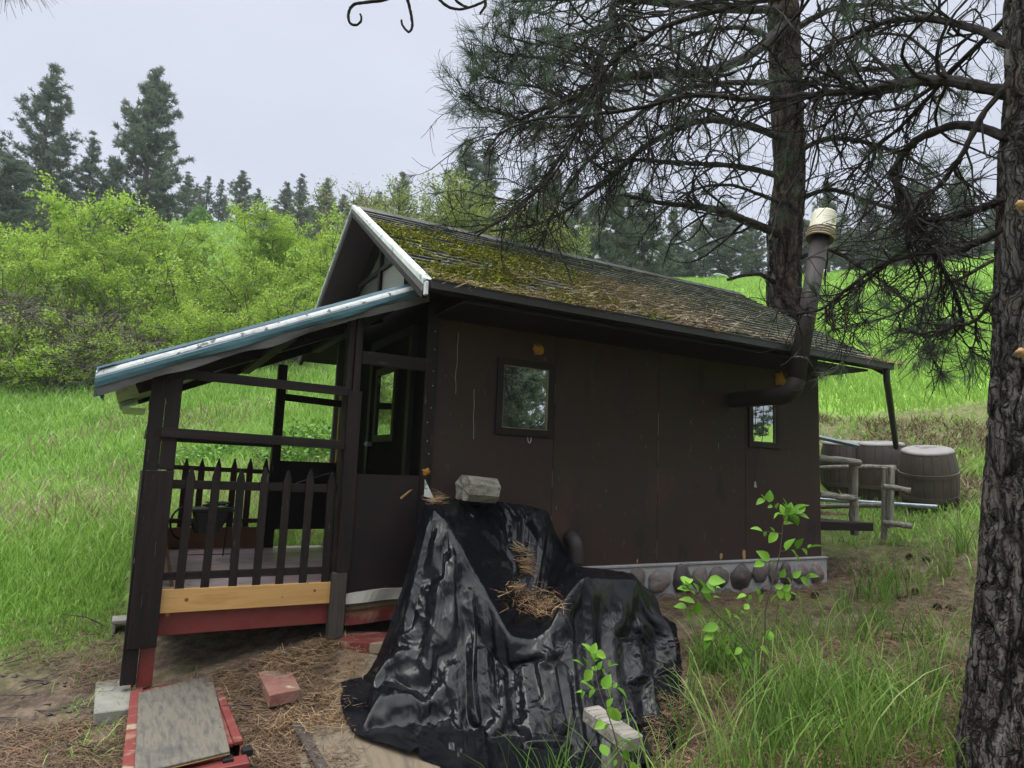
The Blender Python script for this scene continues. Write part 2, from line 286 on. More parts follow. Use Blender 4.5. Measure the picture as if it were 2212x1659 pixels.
M['branch'] = surf('dark_pine_branch_bark', [(.008, .0065, .006), (.022, .018, .0165), (.040, .033, .029)], (20, 20, 20), detail=6, rough=.9, spec=.2, bump=.9, bdist=.01, spots=[((.075, .08, .045), (9, 9, 9), .64, .06)])
M['stem'] = surf('grey_brown_stem', [(.05, .04, .032), (.11, .095, .08)], (12, 12, 3), rough=.9, bump=.3)
M['deadwood'] = surf('bleached_dead_branch', [(.05, .038, .03), (.10, .082, .066), (.20, .18, .16)], (1.2, 1.2, 1.2), rough=.9, bump=.3)
M['needle'] = leafmat('green_pine_needles', [(.034, .056, .034), (.058, .088, .052), (.085, .12, .072), (.16, .10, .045)], .25)
M['conifer'] = leafmat('conifer_foliage', [(.080, .105, .078), (.125, .158, .110), (.185, .215, .145)], .35)  # greyed and lightened: distance haze is put into this foliage colour
M['shrub'] = leafmat('bright_spring_leaves', [(.15, .235, .028), (.24, .38, .04), (.34, .49, .06), (.43, .54, .11)], .42)
M['sparse'] = leafmat('pale_yellow_green_leaves', [(.14, .19, .04), (.22, .28, .06), (.30, .34, .10)], .4)
M['bramble'] = leafmat('mid_green_bramble_leaves', [(.06, .15, .018), (.12, .26, .035), (.20, .36, .06)], .35)
M['sapleaf'] = leafmat('fresh_sapling_leaves', [(.09, .22, .018), (.17, .37, .035), (.25, .47, .06)], .4, rough=.45)
M['grass'] = leafmat('meadow_grass', [(.115, .235, .035), (.20, .36, .055), (.29, .46, .10), (.42, .52, .22)], .38)
M['tuft'] = leafmat('lush_blades', [(.055, .125, .020), (.105, .21, .030), (.18, .30, .055), (.30, .38, .13)], .35)
M['grassbright'] = leafmat('bright_hill_grass', [(.17, .31, .05), (.24, .40, .07), (.31, .46, .11)], .38)
M['drygrass'] = leafmat('dry_grass', [(.11, .075, .042), (.19, .14, .085), (.28, .215, .14)], .2)
M['litter'] = leafmat('fallen_pine_needles', [(.065, .040, .026), (.13, .082, .048), (.22, .145, .085)], .0, rough=.7)
M['littergold'] = leafmat('golden_fallen_needles', [(.15, .085, .042), (.25, .155, .08), (.36, .26, .15)], .0, rough=.6)
M['litterpale'] = leafmat('pale_dry_needles', [(.20, .145, .09), (.36, .28, .185), (.50, .42, .30)], .0, rough=.6)
M['putty'] = surf('aged_putty', [(.16, .13, .085), (.24, .20, .14)], (9, 9, 9), bump=0)
M['moss'] = leafmat('roof_moss', [(.09, .105, .010), (.19, .20, .018), (.30, .29, .035)], .1, rough=.9)
# ------------------------------------------------------------ terrain
GP = []
def gp(x, y, z): GP.append((x, y, z))
for q in [(-2, -5, -.78), (-2, -7.5, -.85), (-2, -2.5, -.80), (-3.2, -2.5, -.82), (-2, -.9, -.76), (-3, -.6, -.76), (-4.5, -1, -.76), (-2.3, .2, -.68), (-1.2, -.2, -.55), (-1.2, -1.2, -.74), (-.6, -.15, -.42), (-.3, -.9, -.62),
          (-.2, -2, -.78), (.8, -1.9, -.74), (.6, -1.0, -.60), (.8, -.35, -.40), (2, -.3, -.31), (3, -.3, -.29), (4.7, -.3, -.22), (2, -1.4, -.46), (3.2, -1.4, -.36), (1.6, -2.6, -.68), (2.4, -3.4, -.62), (1, -3.5, -.78), (4, -2.6, -.42), (5.4, -1.2, -.16),
          (5.15, .3, -.32), (5.4, 1.0, -.12), (5.6, 3, .3), (6.2, -.3, .10), (-.3, -.05, -.45), (.2, -.1, -.42), (-.9, .1, -.46), (-.45, -.45, -.52), (1, 1.5, -.45), (3, 1.5, -.3), (0, 3.4, -.2), (3, 3.8, .1), (-1.2, 1.2, -.45), (-1.2, 2.6, -.12), (-3, 1.5, -.62), (-3, 3, -.28), (-5, 2, -.5), (6.5, -3, -.1), (8, -6, .1), (3, -8, -.7), (-8, -6, -.9)]: gp(*q)
for (x, y, d) in [(2010, 1085, 9.3), (1830, 1080, 10.2), (1650, 990, 10.6), (1540, 975, 11.2), (1905, 1178, 8.3), (2060, 1185, 7.4), (2060, 1300, 6.5), (2180, 1400, 4.9), (2100, 985, 11.0), (1800, 900, 13.6), (2100, 855, 14.3), (2300, 800, 15), (1800, 800, 19), (2100, 572, 50), (2500, 520, 50), (1560, 603, 62), (1400, 600, 70), (1800, 590, 75), (2100, 560, 80), (2500, 490, 90),
                  (0, 830, 25), (230, 843, 24), (480, 815, 24), (700, 800, 24), (-400, 810, 26), (100, 600, 48), (400, 478, 75), (530, 492, 78), (100, 432, 72), (-300, 400, 75), (750, 545, 72), (1000, 560, 62), (500, 560, 48), (1100, 590, 48)]:
    gp(*at(x, y, d))
for (x, y, d) in [(400, 560, 150), (900, 640, 150), (1600, 660, 150), (2300, 640, 150), (-400, 560, 150)]: gp(*at(x, y, d))
for q in [(-60, -60, 2), (0, -40, 0), (30, -40, 1.5), (60, -60, 5), (70, -20, 14), (30, -18, 1.2), (14, -10, .9), (-40, -10, -1), (-80, 0, 4), (0, -120, 4), (100, -100, 10), (-120, -60, 5)]: gp(*q)
GP = np.array(GP)
def warp(x, y):                                           # compress far distances so near points keep detail
    dx, dy = x-CAM[0], y-CAM[1]; r = np.hypot(dx, dy)+1e-6; s = np.log1p(r/5)*5/r
    return dx*s, dy*s
def _tps(r2): return np.where(r2 > 1e-12, .5*r2*np.log(np.maximum(r2, 1e-12)), 0)
_gx, _gy = warp(GP[:, 0], GP[:, 1]); _n = len(GP)
_A = np.zeros((_n+3, _n+3)); _A[:_n, :_n] = _tps((_gx[:, None]-_gx)**2+(_gy[:, None]-_gy)**2)+np.eye(_n)*.05
_A[:_n, _n:] = np.stack([np.ones(_n), _gx, _gy], 1); _A[_n:, :_n] = _A[:_n, _n:].T
_W = np.linalg.solve(_A, np.concatenate([GP[:, 2], np.zeros(3)]))
def gz(x, y):
    x = np.asarray(x, float); y = np.asarray(y, float); sh = x.shape; X, Y = warp(x.ravel(), y.ravel()); out = np.zeros(len(X))
    for i in range(0, len(X), 40000):
        a, b = X[i:i+40000], Y[i:i+40000]
        out[i:i+40000] = _tps((a[:, None]-_gx)**2+(b[:, None]-_gy)**2)@_W[:_n]+_W[_n]+_W[_n+1]*a+_W[_n+2]*b
    xr, yr = x.ravel(), y.ravel(); d = np.hypot(xr-CAM[0], yr-CAM[1])
    out = out+.035*fbm(p3(xr*1.3, yr*1.3), 3)+.12*np.clip((d-9)/10, 0, 1)*fbm(p3(xr*.25, yr*.25, 3), 3)
    bank = bankf(xr, yr)
    out = out+bank*.30*fbm(p3(xr*1.1, yr*1.1, 7), 3)
    return out.reshape(sh)
def bankf(x, y):                                          # lumpy cut bank beyond the barrels
    dp = (x-CAM[0])*.4831+(y-CAM[1])*.8756; lt = (x-CAM[0])*.8756-(y-CAM[1])*.4831
    return np.exp(-((dp-12.5)/1.5)**2)*smooth(4.5, 6, lt)*(1-smooth(11, 14, lt))
def smooth(a, b, x): t = np.clip((x-a)/(b-a), 0, 1); return t*t*(3-2*t)
def greenness(x, y):
    """1 = grass covers it, 0 = bare dirt or needle litter; -ve bright: second value = brightness of field"""
    x = np.asarray(x, float); y = np.asarray(y, float)
    n = fbm(p3(x*.7, y*.7, 5), 3)
    left = smooth(.0, 1.2, y+.35*(x+2.2)*0+n*.9-.75)*smooth(-1.6, -2.2, x)                         # meadow left of the porch
    behind = smooth(2.2, 3.0, y+n*.3)
    right = smooth(5.4, 6.6, x+.25*y+n*.8)
    g = np.maximum(np.maximum(left, behind), right*.85)
    fr = smooth(1.0, 2.6, x+n*1.5)*smooth(-.35, -.8, y)*.12                                          # patchy foreground right
    g = np.maximum(g, fr)
    far = smooth(9, 12, np.hypot(x-CAM[0], y-CAM[1])); g = np.maximum(g, far)
    g = g*(1-.8*smooth(.30, .75, bankf(x, y)+n*.4)); near = (x > 5.2)*(1-smooth(10.5, 12, np.hypot(x-CAM[0], y-CAM[1]))); g = g*(1-.45*near)
    return g
def field_bright(x, y): return smooth(8.5, 14, x+.1*y)                          # right hand hill is brighter
def build_ground():
    na, nr = 420, 330
    a = np.concatenate([np.linspace(-1.15, 2.15, na-60), np.linspace(2.15, 2*np.pi-1.15, 61)[1:-1]]); na = len(a)
    r = np.concatenate([np.linspace(.4, 14, 220), 14*np.exp(np.linspace(0, math.log(18), 111)[1:])]); nr = len(r)
    X = CAM[0]+np.sin(a)[None]*r[:, None]; Y = CAM[1]+np.cos(a)[None]*r[:, None]
    Z = gz(X, Y); d = r[:, None]
    Z = Z+np.where(d < 13, .016*fbm(p3(X*7, Y*7), 3), 0)
    V = np.stack([X, Y, Z], -1).reshape(-1, 3); c = np.array([[CAM[0], CAM[1], float(gz(CAM[0], CAM[1]))]])
    i = np.arange(nr-1)[:, None]*na; j = np.arange(na)[None]; k = (j+1) % na
    Q = np.stack([i+j, i+na+j, i+na+k, i+k], -1).reshape(-1, 4); jj = np.arange(na)
    T = np.stack([jj, (jj+1) % na, np.full(na, len(V))], -1)
    V = np.vstack([V, c]); g = greenness(V[:, 0], V[:, 1]); br = field_bright(V[:, 0], V[:, 1])
    sand = np.exp(-((V[:, 0]+.55)**2/.35+(V[:, 1]+.75)**2/.30))+np.exp(-((V[:, 0]+.1)**2/.25+(V[:, 1]+.3)**2/.06))
    m = material('ground_cover'); t = m.node_tree; K = t.links.new
    o = N(t, 'ShaderNodeOutputMaterial'); b = N(t, 'ShaderNodeBsdfPrincipled', inp={'Roughness': .95, 'Specular IOR Level': .15}); K(b.outputs[0], o.inputs[0])
    tc = N(t, 'ShaderNodeTexCoord')
    def noise(s, det=8, r_=.65, dist=0.):
        mp = N(t, 'ShaderNodeMapping', inp={'Scale': s}); K(tc.outputs['Object'], mp.inputs[0])
        n = N(t, 'ShaderNodeTexNoise', inp={'Scale': 1., 'Detail': det, 'Roughness': r_, 'Distortion': dist}); K(mp.outputs[0], n.inputs['Vector']); return n.outputs[0]
    def ramp(f, cs):
        r_ = N(t, 'ShaderNodeValToRGB'); el = r_.color_ramp.elements
        while len(el) < len(cs): el.new(.5)
        for q, (p_, c_) in enumerate(cs): el[q].position = p_; el[q].color = (*c_, 1)
        K(f, r_.inputs[0]); return r_.outputs[0]
    def attr(nm): return N(t, 'ShaderNodeAttribute', attribute_name=nm).outputs['Fac']
    def mix(f, a_, b_):
        x = N(t, 'ShaderNodeMix', data_type='RGBA'); K(f, x.inputs[0]); K(a_, x.inputs[6]); K(b_, x.inputs[7]); return x.outputs[2]
    dirt = ramp(noise((9, 9, 9)), [(.30, (.040, .030, .023)), (.48, (.095, .070, .050)), (.62, (.17, .13, .092)), (.75, (.12, .082, .054))])
    sandc = ramp(noise((22, 22, 22)), [(.3, (.16, .125, .082)), (.6, (.25, .20, .14)), (.75, (.33, .29, .23))])
    g1 = ramp(noise((1.1, 1.1, 1.1)), [(.3, (.08, .155, .03)), (.5, (.13, .23, .045)), (.7, (.19, .28, .075))])
    g2 = ramp(noise((.35, .35, .35)), [(.3, (.17, .31, .045)), (.5, (.22, .38, .06)), (.7, (.28, .43, .09))])
    mossm = N(t, 'ShaderNodeMapRange', inp={'From Min': .50, 'From Max': .66}); K(noise((1.7, 1.7, 1.7)), mossm.inputs[0]); mf = N(t, 'ShaderNodeMath', operation='MULTIPLY'); K(mossm.outputs[0], mf.inputs[0]); K(attr('mossy'), mf.inputs[1]); c_ = mix(attr('sand'), mix(mf.outputs[0], dirt, ramp(noise((40, 40, 40)), [(.3, (.05, .07, .012)), (.7, (.13, .16, .03))])), sandc); c_ = mix(attr('green'), c_, mix(attr('bright'), g1, g2)); K(c_, b.inputs['Base Color'])
    bp = N(t, 'ShaderNodeBump', inp={'Strength': .9, 'Distance': .03}); K(noise((26, 26, 26)), bp.inputs['Height']); K(bp.outputs[0], b.inputs['Normal'])
    mesh('ground', V, [Q, T], m, smooth=True, attrs={'green': g, 'bright': br, 'sand': np.clip(sand, 0, 1), 'mossy': np.clip(smooth(-1.6, -.4, V[:, 1])*(V[:, 1] < .2)*smooth(1.2, 2.4, V[:, 0])*(V[:, 0] < 6)+.25, 0, 1)})['kind'] = 'structure'
build_ground()

# ------------------------------------------------------------ cabin
WL, WD, WH = 4.88, 3.08, 2.44                                      # length, depth, wall height
XL, XR, OE, ZE, YR, ZR = -.31, 5.26, .62, 2.19, 1.54, 3.47         # roof ends, eave overhang, eave and ridge height
SL = (ZR-ZE)/(YR+OE)
cabin = empty('cabin', (0, 0, 0), 'small dark brown cabin with mossy shingle roof and lean-to porch', 'cabin')
W1 = (.617, 1.202, 1.144, 1.812); W2 = (3.70, 4.19, 1.19, 1.80)
def wallholes(y0, y1, holes, x0, x1, z0, z1, mb):
    xs = sorted({x0, x1, *[h[0] for h in holes], *[h[1] for h in holes]})
    for a, b in zip(xs[:-1], xs[1:]):
        h = [q for q in holes if q[0] <= a+1e-6 and q[1] >= b-1e-6]
        if h: mb.box(a, b, y0, y1, z0, h[0][2]); mb.box(a, b, y0, y1, h[0][3], z1)
        else: mb.box(a, b, y0, y1, z0, z1)
# long side wall towards the camera: plywood sheets with hairline seams
seams = [0, 1.22, 2.44, 3.66, 4.88]
for i in range(4):
    m = MB(); hs = [h for h in ((W1,) if i == 0 else (W2,) if i == 3 else ())]
    wallholes(0, .03, [(h[0]+.055, h[1]-.055, h[2]+.05, h[3]-.05) for h in hs], seams[i]+.003, seams[i+1]-(.003 if i < 3 else 0), .0, WH, m)
    m.build('wall_sheet', M['wall'], cabin)
m = MB(); m.box(0.02, WL-.02, .032, .10, 0, WH-.02); wallfill = m
m = MB()                                                            # inner studs/lining with holes
wallholes(.032, .09, [(h[0]+.055, h[1]-.055, h[2]+.05, h[3]-.05) for h in (W1, W2)], .02, WL-.02, .0, WH-.01, m)
m.build('inner_lining', M['interior'], cabin)
m = MB()                                                            # far wall, with the window one can look through to
wallholes(WD-.06, WD, [(3.3, 4.3, 1.0, 1.9)], .0, WL, 0, WH, m); m.build('rear_wall', M['wall'], cabin)
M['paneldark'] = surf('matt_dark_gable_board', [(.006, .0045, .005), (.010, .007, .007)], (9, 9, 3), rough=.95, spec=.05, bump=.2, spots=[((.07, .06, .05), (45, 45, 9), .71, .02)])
def gable(x0, x1, door, glass, name):
    m = MB()
    def sl(y): return ZE+SL*(min(y, 2*YR-y)+OE)-.10
    ys = [.031, .7, .78, 1.54, 2.30, 2.38, 3.019] if glass else [.031, 1.54, 3.019]
    for a, b in zip(ys[:-1], ys[1:]):
        def quad(za0, zb0, za1, zb1): m.hexa([(x0, a, za0), (x1, a, za0), (x1, b, zb0), (x0, b, zb0), (x0, a, za1), (x1, a, za1), (x1, b, zb1), (x0, b, zb1)])
        if glass and a > .75 and b < 2.35:
            quad(0, 0, 2.42, 2.42); quad(min(sl(a)-.16, 3.12), min(sl(b)-.16, 3.12), sl(a), sl(b))
        else: quad(0, 0, sl(a), sl(b))
    return m.build(name, M['paneldark'], cabin)
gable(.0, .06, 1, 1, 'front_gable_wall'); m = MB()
for a_, b_, c_, d_ in ((.031, .35, 0, 2.41), (1.25, 3.019, 0, 2.41), (.35, 1.25, 0, 1.15), (.35, 1.25, 2.0, 2.41)): m.box(WL-.06, WL, a_, b_, c_, d_)
m.hexa([(WL-.06, .031, 2.445), (WL, .031, 2.445), (WL, YR, 2.445), (WL-.06, YR, 2.445), (WL-.06, .031, 2.46), (WL, .031, 2.46), (WL, YR, 3.36), (WL-.06, YR, 3.36)]); m.hexa([(WL-.06, YR, 2.445), (WL, YR, 2.445), (WL, 3.08, 2.44), (WL-.06, 3.08, 2.44), (WL-.06, YR, 3.36), (WL, YR, 3.36), (WL, 3.08, 2.45), (WL-.06, 3.08, 2.45)])
rgw = m.build('rear_gable_wall', M['wall'], cabin)
m = MB(); m.box(WL-.05, WL-.01, .351, .41, 1.151, 1.999); m.box(WL-.05, WL-.01, 1.19, 1.249, 1.151, 1.999); m.box(WL-.05, WL-.01, .41, 1.19, 1.151, 1.20); m.box(WL-.05, WL-.01, .41, 1.19, 1.95, 1.999); m.box(WL-.045, WL-.015, .92, .955, 1.20, 1.95); m.build('rear_window', M['post'], cabin)
# gable panes
gw = MB(); gw.box(-.012, .01, 1.51, 1.57, 2.42, 3.12); gw.box(-.010, .011, .78, 2.30, 2.83, 2.87)
gframe = gw.build('gable_window', M['panel'], cabin)
def pane(pts, mt):
    MB().prism([(.022, y, z) for y, z in pts], (.012, 0, 0)).build('pane', M[mt], gframe)
pane([(1.57, 2.87), (2.28, 2.87), (1.93, 3.12), (1.57, 3.12)], 'greyglass'); pane([(.80, 2.87), (1.51, 2.87), (1.51, 3.12), (1.15, 3.10)], 'greyglass')
pane([(1.57, 2.42), (2.30, 2.42), (2.30, 2.83), (1.57, 2.83)], 'greyglass'); pane([(.79, 2.42), (1.51, 2.42), (1.51, 2.83), (.79, 2.83)], 'paleglass')
# door in the gable wall (seen through the porch)
dr = MB().box(-.035, -.002, .40, 1.42, -.02, 1.98); 
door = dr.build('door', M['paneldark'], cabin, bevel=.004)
m = MB()
for (a, b, c, d) in ((.66, .72, 1.06, 1.76), (1.19, 1.25, 1.06, 1.76), (.72, 1.19, 1.70, 1.76), (.72, 1.19, 1.06, 1.12)): m.box(-.062, -.036, a, b, c, d)
m.build('window_frame', M['post'], door); MB().box(-.045, -.037, .72, 1.19, 1.12, 1.70).build('pane', glassmat('door_glass', (.02, .02, .02), .55), door)
m = MB().lathe((-.036, 1.34, 1.04), [(.0, 0), (.022, .0), (.022, -.03), (.03, -.05), (.0, -.075)], 14, (1, 0, 0)); m.build('handle', M['steel'], door)
m = MB(); m.box(-.05, -.003, 1.42, 1.50, -.02, 2.06); m.box(-.05, -.003, .32, .40, -.02, 2.06); m.box(-.05, -.003, .40, 1.42, 1.98, 2.06); m.build('door_frame', M['post'], cabin)
# windows on the long side
def window(W, paneM):
    x0, x1, z0, z1 = W; f = MB(); t = .062
    f.box(x0, x1, -.022, -.001, z0, z0+t); f.box(x0, x1, -.022, -.001, z1-t, z1); f.box(x0, x0+t, -.022, -.001, z0+t, z1-t); f.box(x1-t, x1, -.022, -.001, z0+t, z1-t)
    fo = f.build('window', M['panel'], cabin, bevel=.003)
    s = MB(); s_ = .006; a, b, c, d = x0+t, x1-t, z0+t, z1-t
    s.box(a, b, -.012, .004, c, c+s_); s.box(a, b, -.012, .004, d-s_, d); s.box(a, a+s_, -.012, .004, c+s_, d-s_); s.box(b-s_, b, -.012, .004, c+s_, d-s_)
    s.build('putty_strip', M['putty'], fo)
    MB().box(a+.001, b-.001, .005, .009, c, d).build('pane', M[paneM], fo); return fo
w1 = window(W1, 'mirrorglass'); w2 = window(W2, 'glass')
m = MB(); th = np.linspace(0, np.pi, 9); m.tube(np.stack([.95+.022*np.cos(th)*0+.018*np.cos(th), np.full(9, -.03), 1.135-.05*np.sin(th)], -1), .004, 6); m.build('hook', M['steel'], w1)
MB().box(.06, WL-.06, .09, WD-.06, -.04, .0).build('interior_floor', M['interior'], cabin)
MB().box(.0, WL, .0, WD, WH-.02, WH).build('ceiling', M['interior'], cabin)
# corner trim post at the porch corner
MB().box(-.045, .045, -.035, -.001, 0, 2.36).build('corner_trim', M['post'], cabin, bevel=.003)
chipm = surf('bare_wood_chip', [(.17, .15, .125), (.26, .23, .20)], (9, 9, 9), bump=0)
def chip(P, r, nm='paint_chip', n=4): MB().tube(P, r, n).build(nm, chipm, cabin)
m = MB()
for x, z, l in ((.235, 1.72, .52), (.40, 1.3, .42)):
    P = np.stack([x+.006*RNG.normal(size=9).cumsum()*.6, np.full(9, -.0012), np.linspace(z+l/2, z-l/2, 9)], -1); chip(P, .0028, 'drip_crack')
for s in seams[1:4]:
    z = .05
    while z < 1.75:
        l = RNG.uniform(.05, .26)
        if RNG.random() < .5: chip([(s+RNG.normal()*.001, -.0008, z), (s+RNG.normal()*.001, -.0008, z+l)], RNG.uniform(.0012, .0022), 'seam_chip')
        z += l+.06
for k in range(26):
    x, z = RNG.uniform(.1, 4.8), RNG.uniform(.05, 1.9); l = RNG.exponential(.012)+.005; chip([(x, -.0008, z), (x+RNG.normal()*.003, -.0008, z+l)], .0022)
for z in (0.95, 1.05, 1.2, 1.32, 1.5, 1.62, 1.8, 1.95): MB().lathe((RNG.uniform(-.02, .02), -.037, z), [(0, 0), (.006, .001), (0, -.004)], 6, (0, 1, 0)).build('nail_head', M['steel'], cabin)
for (x, z, w_, h) in ((3.30, .055, .05, .09), (3.63, .06, .06, .14), (3.95, .03, .03, .05), (2.2, .04, .02, .05)):
    a = np.linspace(0, 2*np.pi, 12, endpoint=False); r = RNG.uniform(.5, 1, 12); MB().prism([(x+w_/2*r[i]*math.cos(a[i]), -.0025, z+h/2*r[i]*math.sin(a[i])) for i in range(12)], (0, .002, 0)).build('peeled_patch', M['rawwood'], cabin)
# orange foam blobs
def blob(c, r, name='foam_patch', mt='foam', par=None, flat=.5):
    n = 24; u = np.linspace(0, np.pi, 13); v = np.linspace(0, 2*np.pi, n, endpoint=False)
    D = np.stack([np.sin(u)[:, None]*np.cos(v), np.cos(u)[:, None]+0*v, np.sin(u)[:, None]*np.sin(v)], -1)
    R = r*(1+.8*fbm(D*2.2+c[0]*3, 3)+.4*fbm(D*7, 2)); P = D*R[..., None]; P[..., 1] *= flat; V = P.reshape(-1, 3)+np.array(c)
    i = np.arange(12)[:, None]*n; j = np.arange(n)[None]; k = (j+1) % n
    return mesh(name, V, np.stack([i+j, i+k, i+n+k, i+n+j], -1).reshape(-1, 4), M[mt], par or cabin, smooth=True, var=np.full(len(V), .5))
f1 = hit(1161, 755, 1, 0); f2 = hit(1682, 820, 1, 0); f3 = hit(917, 1022, 1, 0)
blob((f1[0], -.008, f1[2]), .052); blob((f2[0], -.01, f2[2]), .075); blob((.0, -.04, f3[2]+.01), .03)
# stone foundation
m = MB(); m.box(-.02, WL+.035, -.045, .0, -.62, -.012); m.box(-.02, WL+.035, -.001, WD, -.62, -.06); fnd = m.build('foundation', M['mortar'], cabin, bevel=.006)
MB().box(.9, WL+.04, -.058, .0, -.0115, .010).build('sill_ledge', M['mortar'], cabin, bevel=.004)
x = .75
while x < WL-.02:
    rx = RNG.uniform(.09, .17); rz = RNG.uniform(.095, .135); cx = x+rx; cz = -.15+RNG.normal()*.012
    for (zz, rr, xx) in ((cz, 1, cx), (cz-.20, .75, cx+RNG.uniform(.08, .12))):
        if xx > WL-.04: continue
        n = 18; u = np.linspace(0, np.pi/2, 6); v = np.linspace(0, 2*np.pi, n, endpoint=False); k_ = RNG.random()*9
        D = np.stack([np.sin(u)[:, None]*np.cos(v), -np.cos(u)[:, None]+0*v, np.sin(u)[:, None]*np.sin(v)], -1); R = 1+.42*fbm(D*1.5+k_, 3)
        P = D*R[..., None]*np.array([rx*rr, .055, rz*rr])
        V = P.reshape(-1, 3)+np.array([xx, -.045, zz]); i = np.arange(5)[:, None]*n; j = np.arange(n)[None]; kk = (j+1) % n
        mesh('cobblestone', V, np.stack([i+j, i+n+j, i+n+kk, i+kk], -1).reshape(-1, 4), M['cobble'], fnd, smooth=True, var=np.full(len(V), RNG.random()))
    x += 2*rx+RNG.uniform(-.005, .02)
# roof
def rp(x, s, h=0, side=1):                                          # s = distance down from ridge on the slope, h = height above deck
    c = 1/math.hypot(1, SL); y = YR-side*(s*c)-side*h*SL*c; z = ZR-s*SL*c+h*c; return (x, y, z)
SLEN = math.hypot(YR+OE, ZR-ZE)
for side in (1, -1):
    m = MB(); a, b = (XL, XR)
    P = [rp(a, 0, -.09, side), rp(b, 0, -.09, side), rp(b, SLEN, -.09, side), rp(a, SLEN, -.09, side), rp(a, 0, -.02, side), rp(b, 0, -.02, side), rp(b, SLEN, -.02, side), rp(a, SLEN, -.02, side)]
    P[0] = (a, YR, P[0][2]-.0); P[1] = (b, YR, P[1][2]); P[4] = (a, YR, P[4][2]); P[5] = (b, YR, P[5][2])
    if side == 1: P = [P[3], P[2], P[1], P[0], P[7], P[6], P[5], P[4]]
    rdeck = m.hexa(P).build('roof_deck', M['panel'], cabin)
    m = MB(); ex = .118; rows = int(SLEN/ex)+1
    for r in range(rows):
        s0 = r*ex; s1 = min(s0+ex+.02, SLEN+.02); xx = XL-.01; 
        while xx < XR:
            w_ = RNG.uniform(.13, .34) if side == 1 else 1.2; x1 = min(xx+w_, XR+.015); j = RNG.normal()*.004; s1j = s1+j; hh = .007+RNG.uniform(0, .007); sag = .010*math.sin(xx*1.3+r)*0
            A = [rp(xx+.002, s0, -.018, side), rp(x1-.002, s0, -.018, side), rp(x1-.002, s1j, -.012, side), rp(xx+.002, s1j, -.012, side), rp(xx+.002, s0, -.008, side), rp(x1-.002, s0, -.008, side), rp(x1-.002, s1j, hh, side), rp(xx+.002, s1j, hh, side)]
            if side == 1: A = [A[3], A[2], A[1], A[0], A[7], A[6], A[5], A[4]]
            m.hexa(A); xx = x1
    m.build('shingles', M['shingle'], cabin)
m = MB(); x = XL
while x < XR:
    x1 = min(x+.2, XR+.01); 
    m.hexa([(x, YR-.11, ZR-.075), (x1+.02, YR-.11, ZR-.075), (x1+.02, YR, ZR+.004), (x, YR, ZR+.004), (x, YR-.11, ZR-.055), (x1+.02, YR-.11, ZR-.062), (x1+.02, YR, ZR+.018), (x, YR, ZR+.022)])
    m.hexa([(x, YR, ZR+.004), (x1+.02, YR, ZR+.004), (x1+.02, YR+.11, ZR-.075), (x, YR+.11, ZR-.075), (x, YR, ZR+.022), (x1+.02, YR, ZR+.018), (x1+.02, YR+.11, ZR-.062), (x, YR+.11, ZR-.055)]); x = x1
m.build('ridge_cap', M['shingle'], cabin)
# rake boards with pale metal trim
for side in (1, -1):
    for xa, xb, nm, h0, h1, mt in ((XL-.020, XL+.02, 'rake_board', -.13, -.02, 'panel'), (XL-.032, XL-.0205, 'rake_trim', -.026 if side == 1 else -.004, .012, 'whitetrim'), (XL-.028, XL+.035, 'rake_cap', .0122, .018, 'whitetrim'), (XL-.026, XL-.0207, 'rake_lower_trim', -.080, -.028 if side == 1 else -.060, 'felt'), (XR-.02, XR+.02, 'rake_board', -.13, -.02, 'panel')):
        A = [rp(xa, 0, h0, side), rp(xb, 0, h0, side), rp(xb, SLEN+.03, h0, side), rp(xa, SLEN+.03, h0, side), rp(xa, 0, h1, side), rp(xb, 0, h1, side), rp(xb, SLEN+.03, h1, side), rp(xa, SLEN+.03, h1, side)]
        A = [(p[0], (YR if i in (0, 1, 4, 5) else p[1]), p[2]) for i, p in enumerate(A)]
        if side == 1: A = [A[3], A[2], A[1], A[0], A[7], A[6], A[5], A[4]]
        MB().hexa(A).build(nm, M[mt], cabin)
# gutter along the near eave
m = MB(); yg, zg = -OE-.012, ZE-.015
GX = XR-.05
m.box(XL, GX, yg-.075, yg, zg-.062, zg-.058); m.box(XL, GX, yg-.080, yg-.075, zg-.062, zg+.006); m.box(XL, GX, yg-.087, yg-.080, zg-.002, zg+.008)
m.box(XL, GX, yg-.006, yg, zg-.0575, zg+.015); m.box(GX-.003, GX, yg-.0745, yg-.0065, zg-.0575, zg+.005); m.box(XL, XL+.003, yg-.0745, yg-.0065, zg-.0575, zg+.005)
gut = m.build('gutter', M['darkmetal'], cabin)
m = MB(); a = np.array((XL-.03, yg-.13, zg-.15)); m.box(XL-.036, XL-.012, yg-.06, yg-.02, zg-.11, zg-.01); m.build('gutter_end_cap', M['whitetrim'], gut, bevel=.004)
m = MB(); d0 = np.array((XR-.13, yg-.04, zg-.06)); dsb = at(1936, 966, 9.0)
m.tube([d0, d0-(0, 0, .12), d0+(dsb-d0)*.12-(0, 0, .10), dsb], [.035, .035, .036, .036], 10); m.build('downspout', M['darkmetal'], gut)
MB().box(.0, WL, -OE, -.002, ZE+SL*.0-.12, ZE-.10).build('soffit', M['panel'], cabin)
